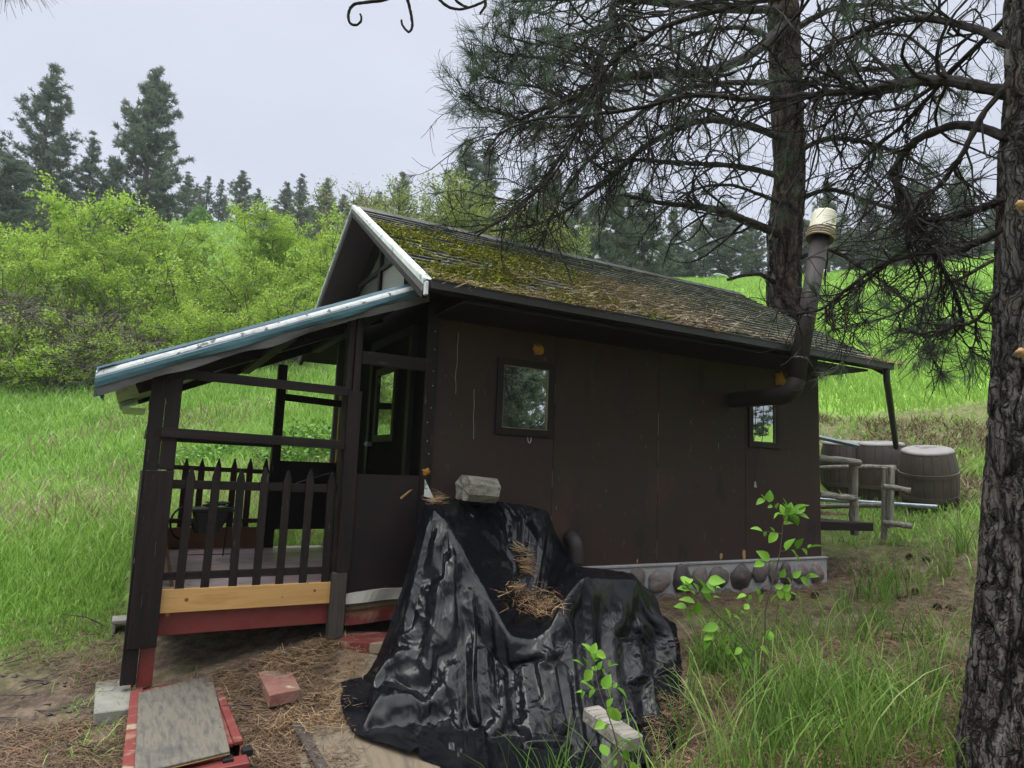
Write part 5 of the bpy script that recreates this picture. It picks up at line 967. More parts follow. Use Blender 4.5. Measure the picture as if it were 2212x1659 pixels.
lm = [
 (L_([(1696, 50, 10.5), (1622, 117, 9.6), (1525, 156, 8.6), (1408, 160, 7.8), (1310, 176, 7.4), (1271, 203, 7.2), (1173, 234, 7.0), (1120, 265, 6.9)]), .105, .016, 40, .5, .30),
 (L_([(1690, 20, 10.5), (1600, 20, 9.6), (1480, 10, 8.6), (1341, 0, 7.8), (1322, 51, 7.6), (1300, 110, 7.5), (1287, 168, 7.4), (1252, 273, 7.3), (1174, 390, 7.2), (1090, 470, 7.1), (1025, 505, 7.1)]), .080, .012, 40, .5, .25),
 (L_([(1680, 504, 10.5), (1620, 480, 10.1), (1564, 457, 9.6), (1500, 445, 9.3), (1447, 441, 9.0), (1390, 432, 8.8), (1349, 422, 8.6)]), .085, .02, 16, .6, .20),
 (L_([(1690, 383, 10.5), (1600, 360, 9.9), (1466, 351, 9.1), (1360, 345, 8.6), (1280, 360, 8.3)]), .060, .014, 26, .6, .2),
 (L_([(1690, 300, 10.5), (1610, 270, 9.9), (1520, 260, 9.3), (1420, 300, 8.8), (1330, 370, 8.4), (1260, 430, 8.2), (1170, 480, 8.0), (1060, 500, 7.8)]), .070, .014, 40, .7, .22),
 (L_([(1690, 180, 10.5), (1570, 180, 9.6), (1450, 200, 8.8), (1330, 290, 8.2), (1230, 400, 7.9), (1160, 540, 7.7)]), .060, .012, 40, .8, .2),
 (L_([(1700, 100, 10.6), (1600, 60, 10.9), (1480, 80, 11.2), (1380, 140, 11.4)]), .06, .016, 26, .5, .4),
 (L_([(1690, -60, 10.5), (1560, -60, 9.6), (1420, -30, 8.6), (1260, -5, 7.9), (1150, 0, 7.5), (1105, 5, 7.4)]), .07, .012, 30, .3, .45),
 (L_([(1360, 30, 8.6), (1290, 62, 8.0), (1220, 78, 7.6), (1160, 95, 7.4), (1080, 75, 7.2)]), .04, .01, 16, .1, .8),
 (L_([(1330, 235, 8.2), (1230, 215, 7.7), (1170, 190, 7.4), (1100, 180, 7.2), (1030, 160, 7.1)]), .035, .008, 22, .1, .85),
 (L_([(1300, 260, 8.2), (1190, 275, 7.7), (1100, 250, 7.3), (1035, 230, 7.1), (1010, 205, 7.0)]), .03, .008, 20, .15, .8),
 (L_([(1300, 150, 8.2), (1200, 130, 7.7), (1120, 120, 7.3), (1060, 110, 7.1)]), .03, .008, 18, .1, .85),
 (L_([(1720, 60, 10.5), (1800, 20, 10.6), (1900, 10, 10.8), (2000, 30, 11)]), .07, .02, 26, .5, .45),
 (L_([(1716, 200, 10.5), (1800, 160, 10.3), (1900, 150, 10.4), (2010, 170, 10.6), (2090, 220, 10.8)]), .065, .016, 34, .6, .4),
 (L_([(1716, 330, 10.5), (1790, 300, 10.1), (1880, 310, 9.9), (1980, 350, 9.8), (2060, 420, 9.8)]), .06, .014, 34, .6, .4),
 (L_([(1720, 430, 10.5), (1800, 410, 10.2), (1890, 440, 10.1), (1990, 470, 10.1), (2080, 500, 10.1)]), .05, .014, 30, .6, .45),
 (L_([(1722, 560, 10.5), (1790, 540, 10.3), (1880, 590, 10.1), (1960, 650, 10.0), (2040, 690, 10.)]), .045, .012, 26, .5, .5),
 (L_([(1672, 610, 10.7), (1640, 592, 10.4), (1600, 596, 10.2), (1572, 604, 10.1)]), .05, .025, 1, .3, .0),
 (L_([(1690, 440, 10.5), (1640, 420, 10.2), (1580, 400, 10.), (1500, 410, 9.7), (1420, 470, 9.4), (1370, 540, 9.3)]), .04, .01, 24, .7, .25)]
tf, ta = pine_limbs(pineM, lm, 33, .3, rs=.8, nm=2.0)
V, Q, v = needles(tf, ta, 46, .19, .0040, .95, droop=.05); card(V, Q, v, 'needles', 'needle', pineM)
# drooping fan of tufts over the field at the right
lf = [(L_([(2150, 560, 5.2), (2080, 600, 5.3), (2000, 640, 5.4), (1930, 680, 5.5), (1850, 700, 5.6), (1790, 715, 5.6)]), .022, .007, 16, .4, .8),
      (L_([(2000, 640, 5.3), (1990, 700, 5.3), (2010, 760, 5.3), (2030, 810, 5.3)]), .014, .006, 8, .4, .7), (L_([(2060, 600, 5.2), (2090, 660, 5.2), (2110, 720, 5.2), (2090, 780, 5.2)]), .016, .006, 9, .5, .6)]
tf, ta = pine_limbs(pineR, lf, 44, .5, nm=1.); V, Q, v = needles(tf, ta, 80, .15, .003, 1.0, droop=.15); card(V, Q, v, 'needles', 'needle', pineR)

# ------------------------------------------------------------ distant conifers (prototypes standing at the origin, 10 m tall)
def conifer(seed, H=10., wid=2.1, nb=26, dens=1., base=.12, name='conifer_tree', clump=.42, perb=3):
    rg = np.random.default_rng(seed); e_ = empty(name, (0, 0, 0), 'x', 'tree', 'conifers along the skyline'); m = MB(); m.tube([(0, 0, -1.5), (0, 0, H*.4), (rg.normal()*.1, 0, H*.8), (0, 0, H)], [.17, .13, .07, .012], 8); Cc, Aa = [], []
    for k in range(nb):
        h = H*(base+(1-base)*(k+rg.random())/nb); fr = (h/H-base)/(1-base); R0 = wid*(1-fr)**.75*(.55+.45*min(1, fr*4)); 
        for q in range(int(5+rg.integers(0, 3))):
            if rg.random() < .14: continue
            a = rg.uniform(0, 6.283); L0 = R0*rg.uniform(.40, 1.35)+.12; d = np.array((math.cos(a), math.sin(a), rg.uniform(-.12, .28)+fr*.45)); W = wander((0, 0, h), d, L0, 6, .09, (0, 0, .18), rg)
            if L0 > .5: m.tube(W, np.linspace(.035, .012, 7), 4, cap=False)
            nt_ = max(2, int(L0*5.5*dens))
            for u in rg.uniform(.28 if fr < .8 else .05, 1.04, nt_): i_ = min(int(u*6), 5); p = W[i_]+(W[i_+1]-W[i_])*(u*6-i_)+rg.normal(size=3)*.13*np.array((1, 1, .7)); Cc.append(p); Aa.append(nrm(d+rg.normal(size=3)*.5+np.array((0, 0, .5))))
    m.build('trunk', M['stem'], e_)
    Cc = np.array(Cc); Aa = np.array(Aa); V, Q, v = needles(Cc, Aa, 24, .27, .036, 1.2, rg); card(V, Q, v, 'crown', 'conifer', e_); return e_
protos = [conifer(1, wid=2.3, nb=28, dens=1.25, base=.06), conifer(2, wid=2.9, nb=30, dens=1.5, base=.04), conifer(3, wid=1.7, nb=26, dens=1.3, base=.05), conifer(4, wid=2.2, nb=22, dens=.85, base=.2)]
def place(pr, px_, ptop, pbase, d, wide=1., label=None, rz=None, skip=False):
    b = at(px_, pbase, d); t = at(px_, ptop, d); z = min(b[2], float(gz(b[0], b[1])))-.3; h = t[2]-z; s = h/10.
    return copy_tree(pr, (b[0], b[1], z), random.uniform(0, 6.28) if rz is None else rz, (s*wide, s*wide, s), label)
cons = [(0, 77, 116, 450, 58, 1.05, 'tall airy conifer at the far left of the skyline'), (1, 305, 126, 470, 58, .98, 'tallest dense conifer on the left hill, its broad crown above the thicket'), (2, 182, 276, 470, 62, 1.1, 'shorter conifer between the two tall ones on the left'),
 (1, 10, 325, 480, 50, 1.6, 'broad dark conifer low at the left picture edge'), (1, 130, 385, 480, 55, 1.7, 'low dark conifer below the tall airy one'), (1, 235, 350, 480, 60, 1.4, 'dark conifer filling the gap left of the tallest one'), (1, -60, 250, 470, 55, 1.5, 'dark conifer cut by the left edge'),
 (2, 398, 367, 475, 80, 1.6, 'first small conifer right of the tallest one on the hill crest'), (3, 442, 376, 480, 84, 1.1, 'slim conifer second in the hill crest row'), (3, 471, 383, 482, 84, 1.0, 'thinnest conifer third in the hill crest row'), (0, 513, 362, 492, 80, 1.4, 'tallest conifer of the small hill crest row'), (2, 425, 400, 480, 86, 1.5, 'low conifer filling in the hill crest row'), (0, 552, 405, 500, 84, 1.3, 'low conifer at the right end of the hill crest row'),
 (0, 612, 388, 520, 80, 1.3, 'left one of the two conifers standing mid skyline'), (2, 642, 372, 520, 82, 1.3, 'right one of the two conifers standing mid skyline'), (2, 696, 382, 530, 78, 1.7, 'pointed lone conifer left of the cabin gable'), (0, 862, 365, 520, 70, 1.3, 'conifer behind the bare twiggy tree above the ridge'), (0, 815, 410, 520, 74, 1.2, 'small conifer just right of the cabin gable peak'), (1, 770, 420, 520, 80, 1.2, 'small dark conifer directly behind the gable peak'),
 (0, 998, 285, 545, 48, 1.15, 'left stem of the tall conifer pair above the mossy roof'), (2, 1047, 290, 545, 50, 1.25, 'right stem of the tall conifer pair above the mossy roof'), (3, 1110, 400, 560, 46, 1.2, 'thin conifer behind the tips of the long pine limbs'), (0, 1185, 330, 570, 40, 1.05, 'conifer with red trunk seen through the pine limbs over the roof'), (2, 1232, 360, 590, 42, 1.2, 'conifer right of the red trunked one behind the roof'), (0, 1330, 320, 600, 42, 1.1, 'conifer with bare lower trunk behind the middle of the ridge'), (1, 1390, 400, 610, 45, 1.2, 'rounded conifer behind the ridge near the field'),
 (1, 1280, 430, 600, 50, 1.2, 'low conifer between two taller ones behind the ridge'), (1, 1565, 430, 590, 66, 1.7, 'broad green conifer left of the twin stemmed pine'), (1, 1510, 470, 590, 70, 1.5, 'rounded conifer at the field edge left of the broad one'), (1, 1625, 470, 590, 70, 1.5, 'rounded conifer right behind the twin stems'), (0, 1790, 380, 590, 60, 1.2, 'conifer seen between the pines above the bucket'), (2, 1880, 400, 590, 66, 1.6, 'conifer behind the dense hanging branches'), (1, 1980, 380, 585, 60, 1.4, 'conifer low behind the right hand branches'), (0, 2080, 360, 580, 62, 1.3, 'conifer next to the big right hand trunk'), (1, 2160, 420, 580, 70, 1.4, 'conifer half hidden by the big right hand trunk'), (2, 1455, 440, 600, 62, 1.4, 'slim conifer at the left end of the hill field'),
 (1, 350, 420, 485, 84, 1.8, 'low bushy conifer just right of the tallest one'), (2, 480, 425, 490, 92, 1.8, 'low bushy conifer behind the small hill crest row'), (1, 590, 440, 520, 90, 1.8, 'low bushy conifer left of the mid skyline pair'), (1, 668, 440, 530, 88, 1.9, 'low bushy conifer right of the mid skyline pair'), (0, 735, 415, 530, 84, 1.4, 'conifer touching the left side of the gable peak'), (1, 1140, 440, 600, 48, 1.5, 'bushy conifer low behind the ridge near the thin one'), (1, 1350, 470, 600, 52, 1.6, 'squat conifer behind the middle of the ridge'), (1, 1430, 520, 605, 60, 2.0, 'squat conifer at the far edge of the field, left'), (1, 1480, 540, 600, 64, 2.2, 'lowest squat conifer on the field edge'), (1, 1740, 470, 590, 62, 1.8, 'squat conifer right of the twin stems'), (1, 1840, 490, 590, 66, 2.0, 'squat conifer under the hanging branches'), (1, 1930, 480, 588, 68, 2.0, 'squat conifer on the crest below the tangled limbs'), (1, 2030, 470, 585, 66, 2.0, 'squat conifer on the crest nearest the big trunk')]
for (k, px_, pt_, pb_, d, wd, lab) in cons: place(protos[k], px_, pt_, pb_, d, wd, lab)
# conifers on the slope behind the viewer, mirrored in the window
for q, (x, y, h) in enumerate([(7.2, -11.5, 8.5), (16, -27, 10), (-2, -26, 12), (38, -30, 10)]):
    z = float(gz(x, y)); copy_tree(protos[q % 4], (x, y, z), q*1.3, (h/10*1.1, h/10*1.1, h/10), 'conifer on the slope behind the viewer, seen only in the window glass')['group'] = 'trees mirrored in the window'
for pr in protos:
    for c in list(pr.children): bpy.data.objects.remove(c)
    bpy.data.objects.remove(pr)

# ------------------------------------------------------------ thicket of spring shrubs
def shrub(seed, H=4.5, W_=2.6, stems=9, tips=520, leafn=19, lsize=.105, mat='shrub', name='leafy_shrub', bare=.25, col=.5, grp='spring green shrubs of the thicket'):
    rg = np.random.default_rng(seed); e_ = empty(name, (0, 0, 0), 'x', 'shrub', grp); m = MB(); Cc = []; ends = []
    for s in range(stems):
        a = rg.uniform(0, 6.283); tl = rg.uniform(.1, .55); L0 = H*rg.uniform(.6, 1.05); W = wander((math.cos(a)*.3, math.sin(a)*.3, -.3), (math.cos(a)*tl, math.sin(a)*tl, 1), L0, 10, .10, (0, 0, .05), rg); m.tube(W, np.linspace(.05, .012, 11), 5, cap=False)
        for q in range(14):
            i_ = rg.integers(3, 10); W2 = wander(W[i_], nrm(np.array((rg.normal(), rg.normal(), rg.uniform(-.1, .9)))), rg.uniform(.5, 1.5)*W_/2.4, 6, .16, (0, 0, .12), rg); m.tube(W2, np.linspace(.018, .005, 7), 4, cap=False); ends.append(W2)
    for q in range(tips):
        W2 = ends[rg.integers(len(ends))]; u = rg.uniform(.2, 1.05)*6; i_ = min(int(u), 5); p = W2[i_]+(W2[i_+1]-W2[i_])*(u-i_); Cc.append(p+rg.normal(size=3)*.13)
    Cc = np.array(Cc); tone = np.clip(rg.normal(.45, .2, len(Cc))+.15*fbm(Cc*.9, 2), 0, 1); P = np.repeat(Cc, leafn, 0)+rg.normal(size=(len(Cc)*leafn, 3))*np.array((.13, .13, .11)); tn = np.clip(np.repeat(tone, leafn)+rg.normal(0, .16, len(P)), 0, 1)
    keep = P[:, 2] > H*bare*rg.uniform(.3, 1.3, len(P)); P = P[keep]; tn = tn[keep]
    m.build('stems', M['stem'], e_); V, Q, v = leaves(P, lsize, tn, up=.45, rng=rg); card(V, Q, v, 'foliage', mat, e_); return e_
sh = [shrub(51), shrub(52, 4.2, 3.0, 8, 460, bare=.3), shrub(53, 5.0, 2.2, 9, 480), shrub(54, 3.6, 2.8, 7, 420, 14, bare=.38), shrub(55, 8.0, 3.4, 12, 1500, 17, lsize=.125, bare=.3), shrub(56, 7.0, 3.0, 10, 1200, 17, lsize=.12, bare=.3)]
rs_ = np.random.default_rng(5); LAB = ['bright green leafy shrub in the thicket behind the meadow', 'low bright shrub at the foot of the thicket, bare twigs below', 'tall spring green shrub rising out of the thicket top']
spots = []
for px_ in np.linspace(-90, 735, 15): spots.append((px_+rs_.normal()*14, 26+rs_.normal()*.8, 3.6+rs_.normal()*.4, 1))
tops_ = [(-60, 30, 6.6), (0, 30, 6.4), (60, 31, 6.8), (130, 31, 8.2), (200, 31, 8.2), (262, 31, 7.2), (320, 32, 6.2), (380, 32, 5.0), (440, 32, 3.7), (500, 32, 4.1), (560, 32, 5.8), (620, 32, 5.9), (670, 31, 5.8), (715, 31, 5.6), (30, 28.5, 5.4), (100, 28.5, 5.9), (170, 28.5, 6.3), (240, 28.5, 5.5), (310, 28.8, 4.9), (370, 28.8, 4.2), (430, 28.8, 3.4), (490, 28.8, 3.7), (545, 28.8, 4.7), (605, 28.8, 4.8), (660, 28.8, 4.8), (712, 28.8, 5.0)]
for (px_, d, h) in tops_: spots.append((px_, d, h, 2 if d > 30 else 0))
for n_, (px_, d, h, li) in enumerate(spots):
    c = at(px_, 800, d); z = float(gz(c[0], c[1])); H0 = [4.5, 4.2, 5.0, 3.6, 8.0, 7.0]; k = int(rs_.integers(4)) if h < 5.5 else int(rs_.integers(4, 6)); s = h/H0[k]*.95; copy_tree(sh[k], (c[0], c[1], z-.1), rs_.uniform(0, 6.28), (s*.95, s*.95, s), LAB[li])
for q, px_ in enumerate((-70, -20, 35, 80, 125, 175, 225, 280, 330, 385)):
    d = 25.2+rs_.normal()*.4; c = at(px_, 800, d); s = rs_.uniform(.42, .68); copy_tree(sh[q % 3], (c[0], c[1], float(gz(c[0], c[1]))-.7), px_, (s*1.3, s*1.3, s), LAB[1])
for (px_, d, s) in ((760, 30, 1.0), (820, 31, 1.0), (900, 33, .95)): c = at(px_, 700, d); copy_tree(sh[0], (c[0], c[1], float(gz(c[0], c[1]))), px_, (s, s, s), 'bright shrub just behind the cabin gable')
for pr in sh:
    for c in list(pr.children): bpy.data.objects.remove(c)
    bpy.data.objects.remove(pr)
# bleached dead tangle at the foot of the thicket
rg = np.random.default_rng(9); m = MB()
for k in range(1600):
    px_ = rg.uniform(-70, 340) if rg.random() < .75 else rg.uniform(480, 760); d = 24.3+rg.uniform(0, 2.2); c = at(px_, 820, d); z = float(gz(c[0], c[1])); W = wander((c[0], c[1], z+rg.uniform(-.1, 1.4 if px_ > 360 else 3.4-.006*max(px_, 0))), (rg.normal(), rg.normal()*.6-.3, rg.normal()*.5+.1), rg.uniform(.8, 2.6), 8, .22, (0, 0, -.15), rg); m.tube(W, np.linspace(.018, .006, 9)*rg.uniform(.6, 1.5), 4, cap=False)
c = at(170, 820, 24.6); tag(m.build('dead_branches', M['deadwood'], origin=(c[0], c[1], float(gz(c[0], c[1])))), 'tangle of bleached dead branches at the foot of the thicket', 'dead branches', None, 'stuff')
# sparse leafing trees behind the roof
def sparse(px_, ptop, pbase, d, seed, wide, lab, nl=9, mat='sparse'):
    rg = np.random.default_rng(seed); b = at(px_, pbase, d); t = at(px_, ptop, d); H = t[2]-b[2]; z = float(gz(b[0], b[1])); e_ = empty('leafing_tree', (b[0], b[1], z), lab, 'tree'); m = MB(); Cc = []; H = t[2]-z
    for s in range(6):
        W = wander((b[0]+rg.normal()*.2, b[1], z-.2), (rg.normal()*.28*wide, rg.normal()*.25, 1), H*rg.uniform(.75, 1.0), 12, .09, (0, 0, .05), rg); m.tube(W, np.linspace(.10, .02, 13), 5, cap=False)
        for q in range(26):
            i_ = rg.integers(4, 12); W2 = wander(W[i_], (rg.normal(), rg.normal(), rg.uniform(0, 1.2)), rg.uniform(.8, 2.0)*wide, 7, .16, (0, 0, .15), rg); m.tube(W2, np.linspace(.028, .010, 8), 4, cap=False)
            for r in range(4): i2 = rg.integers(2, 7); W3 = wander(W2[i2], (rg.normal(), rg.normal(), rg.uniform(0, .9)), rg.uniform(.3, .9), 4, .2, (0, 0, .1), rg); m.tube(W3, np.linspace(.014, .007, 5), 3, cap=False); Cc += list(W3[1:])
    m.build('branches', M['deadwood'] if nl < 5 else M['stem'], e_); Cc = np.array(Cc); P = np.repeat(Cc, nl, 0)+rg.normal(size=(len(Cc)*nl, 3))*.16; V, Q, v = leaves(P, .11, rng=rg); card(V, Q, v, 'foliage', mat, e_)
sparse(775, 372, 560, 36, 61, .9, 'nearly bare grey twiggy tree above the cabin gable peak', 2); sparse(920, 385, 560, 34, 62, 1.2, 'pale leafing tree behind the ridge right of the gable peak', 6); sparse(850, 430, 560, 33, 66, 1.1, 'low pale leafing tree close behind the front of the ridge', 7)
sparse(1010, 400, 580, 32, 63, 1.2, 'yellow green leafing tree below the tall conifer pair', 11); sparse(1090, 430, 590, 33, 64, 1.2, 'yellow green leafing tree at the tips of the lowest limbs', 10); sparse(1170, 470, 600, 34, 65, 1.0, 'thin leafing tree behind the middle of the mossy roof', 6)
# bramble bushes behind the porch
def bramble(c, rx, ry, h, n, seed, lab, sz=.085):
    rg = np.random.default_rng(seed); z = gz(c[0], c[1]); a = rg.uniform(0, 6.283, n); r = rg.uniform(0, 1, n)**.5; x = c[0]+rx*r*np.cos(a); y = c[1]+ry*r*np.sin(a); hh = h*(1-r**2.2)*(.75+.45*vnoise(p3(x*1.7, y*1.7))); zz = gz(x, y)+hh*rg.uniform(.35, 1.05, n); V, Q, v = leaves(np.stack([x, y, zz], -1), sz, rng=rg, up=.9, aspect=.75)
    e_ = empty('bramble_bush', (c[0], c[1], float(z)), lab, 'bush'); card(V, Q, v, 'foliage', 'bramble', e_); m = MB()
    for k in range(40): m.tube(wander((c[0]+rg.normal()*rx*.3, c[1]+rg.normal()*ry*.3, float(z)), (rg.normal(), rg.normal(), 1.2), h*1.1, 6, .2, (0, 0, -.3), rg), .006, 4, cap=False)
    m.build('stems', M['stem'], e_)
bc = at(668, 925, 13.2); bramble(bc, 1.25, 1.1, 1.0, 3800, 71, 'round bright bramble bush in the meadow behind the porch'); bc = at(520, 920, 14.5); bramble(bc, 1.9, 1.0, .5, 2600, 72, 'low sprawling bramble patch left of the round bush'); bc = at(650, 1000, 11); bramble(bc, 1.2, .6, .35, 1200, 73, 'small bramble clump below the round bush'); bc = at(430, 480, 70); bramble(bc, 1.6, 1.6, 2.0, 900, 74, 'lone dark bush on the smooth green hilltop', .3)
# ------------------------------------------------------------ grass
def blades(x, y, z, h, w_, var, lean=.35, rng=RNG, seg=3):
    n = len(x); a = rng.uniform(0, 6.283, n); b = rng.uniform(0, 6.283, n); dx, dy = np.cos(a), np.sin(a); l = lean*rng.uniform(.3, 1.4, n)*h; base = np.stack([x, y, z-.02], -1); sx = np.stack([-np.sin(b), np.cos(b), 0*b], -1)*(w_/2)[:, None]; V = []
    for k in range(seg): 
        t = k/(seg); p = base+np.stack([dx*l*t**2, dy*l*t**2, h*(t-.18*lean*t**3)], -1); ww = sx*(1-.55*t)[..., None] if False else sx*(1-.55*t); V += [p-ww, p+ww]
    tip = base+np.stack([dx*l, dy*l, h*(1-.25*lean)], -1); V.append(tip); nv = 2*seg+1; V = np.stack(V, 1).reshape(-1, 3); o = np.arange(n)[:, None]*nv
    Q = np.vstack([o+np.array([2*k, 2*k+1, 2*k+3, 2*k+2]) for k in range(seg-1)]); T = o+np.array([2*seg-2, 2*seg-1, 2*seg]); return V, Q, T, np.repeat(np.clip(var, 0, 1), nv)
def inhouse(x, y): return ((x > -.15) & (x < 5.0) & (y > -.12) & (y < 3.1)) | ((x > -2.0) & (x < .1) & (y > .0) & (y < 2.42)) | ((x > 4.9) & (x < 6.0) & (y > .0) & (y < 1.6) & (y > .1*(x)))
def polar(n, d0, d1, a0, a1, rng):
    a = rng.uniform(a0, a1, n)+YAW; d = d0*(d1/d0)**rng.uniform(0, 1, n); return CAM[0]+np.sin(a)*d, CAM[1]+np.cos(a)*d, d
def field(name, n, d0, d1, a0, a1, hmean, wk, mat, lab, seed, test, lean=.35, vb=.4, hvar=.3, seg=3):
    rg = np.random.default_rng(seed); x, y, d = polar(n, d0, d1, a0, a1, rg); g = test(x, y, rg)*(~inhouse(x, y)); k = rg.random(n) < g; x, y, d = x[k], y[k], d[k]; z = gz(x, y); cl_ = fbm(p3(x*.5, y*.5, 8), 3)
    h = hmean*(1+hvar*rg.normal(size=len(x))).clip(.3, 2)*(1+.5*cl_)*np.where(x < 5.2, .28+.72*smooth(.6, 4.5, y), 1); w_ = wk*d*rg.uniform(.7, 1.4, len(x)); v = vb+.25*rg.normal(size=len(x))+.35*cl_
    V, Q, T, vv = blades(x, y, z, h, w_, v, lean, rg, seg); c = (float(np.median(x)), float(np.median(y)), float(np.median(z))); o = mesh(name, V, [Q, T], M[mat], var=vv, origin=c); tag(o, lab, 'grass', None, 'stuff')
G_ = lambda x, y, rg: greenness(x, y)
field('meadow_grass', 160000, 5.5, 33, -.80, -.06, .30, .00155, 'grass', 'tall green meadow grass left of and behind the porch', 81, lambda x, y, r: greenness(x, y)*(x < 5.2)*smooth(.25, .75, greenness(x, y)), .45, .42)
field('meadow_seed_heads', 26000, 7, 26, -.80, -.06, .42, .0016, 'drygrass', 'pale seed heads standing above the left meadow', 82, lambda x, y, r: greenness(x, y)*.55*(x < 5.2)*smooth(.0, .25, fbm(p3(x*.4, y*.4, 33), 2)), .6, .7)
field('hill_grass', 145000, 9, 75, .20, .98, .22, .0016, 'grassbright', 'bright green grass on the hill field to the right', 83, lambda x, y, r: field_bright(x, y)*greenness(x, y), .4, .45)
field('hill_grass', 30000, 30, 85, -.65, .0, .35, .0017, 'grassbright', 'short bright grass on the smooth hill beyond the thicket', 84, lambda x, y, r: np.ones_like(x), .3, .45)
field('bank_grass', 70000, 5.5, 15, .30, .98, .17, .0016, 'grass', 'mixed green grass on the slope around the barrels', 85, lambda x, y, r: (x > 5.2)*greenness(x, y)*smooth(-.2, .15, fbm(p3(x*1.2, y*1.2, 4), 2))*.9, .6, .55)
field('dry_bank_grass', 70000, 5.5, 15, .30, .98, .17, .0016, 'drygrass', 'tan dry grass matted over the cut bank beyond the barrels', 86, lambda x, y, r: (x > 5.2)*.8*smooth(-.05, .25, fbm(p3(x*1.0, y*1.0, 14), 2)+.45*bankf(x, y)), 1.1, .5)
# near tufts, right foreground
def tufts(name, centres, nper, h, w_, mat, lab, seed, lean=.45, spread=.06):
    rg = np.random.default_rng(seed); C_ = np.array(centres); n = np.array([int(nper*c[2]) for c in C_]); idx = np.repeat(np.arange(len(C_)), n); r = rg.normal(size=(len(idx), 2))*spread; x = C_[idx, 0]+r[:, 0]; y = C_[idx, 1]+r[:, 1]; k = ~inhouse(x, y); x, y, idx = x[k], y[k], idx[k]
    z = gz(x, y); hh = h*C_[idx, 2]*rg.uniform(.45, 1.15, len(x)); V, Q, T, v = blades(x, y, z, hh, w_*rg.uniform(.6, 1.3, len(x)), .45+.2*rg.normal(size=len(x))+.25*rg.normal(size=len(C_))[idx], lean, rg, 5); c = (x.mean(), y.mean(), float(z.mean())); tag(mesh(name, V, [Q, T], M[mat], var=v, origin=c), lab, 'grass', None, 'stuff')
rg = np.random.default_rng(90); cs = []
for k in range(190):
    px_, py_ = rg.uniform(1500, 2150), rg.uniform(1270, 1720); z0 = -.5; p = hit(px_, py_, 2, z0); p = hit(px_, py_, 2, float(gz(p[0], p[1]))); dens = smooth(-.05, .35, fbm(p3(p[0]*1.1, p[1]*1.1, 41), 2)+.25*(px_ > 1500)*(py_ > 1350)+(.25 if 1800 < px_ < 2120 and py_ < 1420 else 0))
    if rg.random() < dens and p[1] < -.25: cs.append((p[0], p[1], rg.uniform(.5, 1.1)))
for (px_, py_, s) in [(1870, 1290, 1.3), (1905, 1300, 1.5), (1940, 1290, 1.4), (1985, 1290, 1.1), (2040, 1280, 1.3), (2080, 1270, 1.4), (1900, 1330, 1.2), (1560, 1600, 1.5), (1620, 1640, 1.5), (1700, 1660, 1.6), (1780, 1650, 1.5), (1850, 1640, 1.6), (1900, 1620, 1.4), (1660, 1560, 1.3), (1740, 1540, 1.3), (1820, 1560, 1.2), (1130, 1700, 1.1), (1190, 1700, 1.2), (1240, 1710, 1.3), (1400, 1690, 1.3), (1450, 1690, 1.3), (1500, 1700, 1.4), (2040, 1500, 1.), (1480, 1560, 1.0)]:
    p = hit(px_, py_, 2, -.6 if py_ > 1400 else -.25); cs.append((p[0], p[1], s))
tufts('grass_tufts', cs, 24, .42, .0092, 'tuft', 'lush green grass tufts in the right foreground', 91, .55, .065)
tufts('dry_tufts', [(c[0]+.1*math.sin(k*3.), c[1]+.1*math.cos(k*5.), c[2]*.6) for k, c in enumerate(cs)], 24, .22, .004, 'drygrass', 'dry tan blades between the foreground grass tufts', 92, 1.2, .11)
# weeds by the left path
cs = []
for k in range(150):
    px_, py_ = rg.uniform(-20, 300), rg.uniform(1250, 1470); p = hit(px_, py_, 2, -.72)
    if rg.random() < .75-(py_-1250)/300: cs.append((p[0], p[1], rg.uniform(.3, .7)))
for k in range(34): p = hit(rg.uniform(130, 262), rg.uniform(1390, 1680), 2, -.74); cs.append((p[0], p[1], rg.uniform(.35, .7)))
tufts('path_weeds', cs, 22, .20, .006, 'grass', 'short weeds and grass edging the dirt at the left', 93, .7, .08)
# ------------------------------------------------------------ fallen needles
def litter(name, x, y, z, L0, w_, mat, lab, seed, tilt=.25, bend=.25, dirs=None):
    rg = np.random.default_rng(seed); n = len(x); a = rg.uniform(0, 6.283, n) if dirs is None else dirs; d = np.stack([np.cos(a), np.sin(a), rg.normal(0, tilt, n)], -1); s = np.stack([-np.sin(a), np.cos(a), 0*a], -1); l = (L0*rg.uniform(.5, 1.2, n))[:, None]; c = np.stack([x, y, z], -1); k = (rg.normal(0, bend, n))[:, None]*l; p0 = c-d*l/2; p1 = c+s*k+np.array((0, 0, .004)); p2_ = c+d*l/2; ww = s*w_/2; up_ = np.array((0, 0, w_*.4))
    V = np.stack([p0-ww, p0+ww+up_, p1+ww+up_, p1-ww, p2_+ww*.6, p2_-ww*.6], 1).reshape(-1, 3); o = np.arange(n)[:, None]*6; Q = np.vstack([o+np.array([0, 1, 2, 3]), o+np.array([3, 2, 4, 5])]); return tag(mesh(name, V, Q, M[mat], var=np.repeat(rg.random(n), 6), origin=(float(x.mean()), float(y.mean()), float(z.mean()))), lab, 'pine needles', None, 'stuff')
rg = np.random.default_rng(95)
def scat(n, px0, px1, py0, py1, z0, test=None):
    px_, py_ = rg.uniform(px0, px1, n), rg.uniform(py0, py1, n); R_ = FW+RT*((px_-1106)/F)[:, None]-UP*((py_-829.5)/F)[:, None]; P = CAM+R_*((z0-CAM[2])/R_[:, 2])[:, None]; x, y = P[:, 0], P[:, 1]; k = ~inhouse(x, y)
    if test is not None: k &= test(x, y, px_, py_)
    return x[k], y[k]
nz = lambda x, y, s=2.2, o=21.: fbm(p3(x*s, y*s, o), 2)
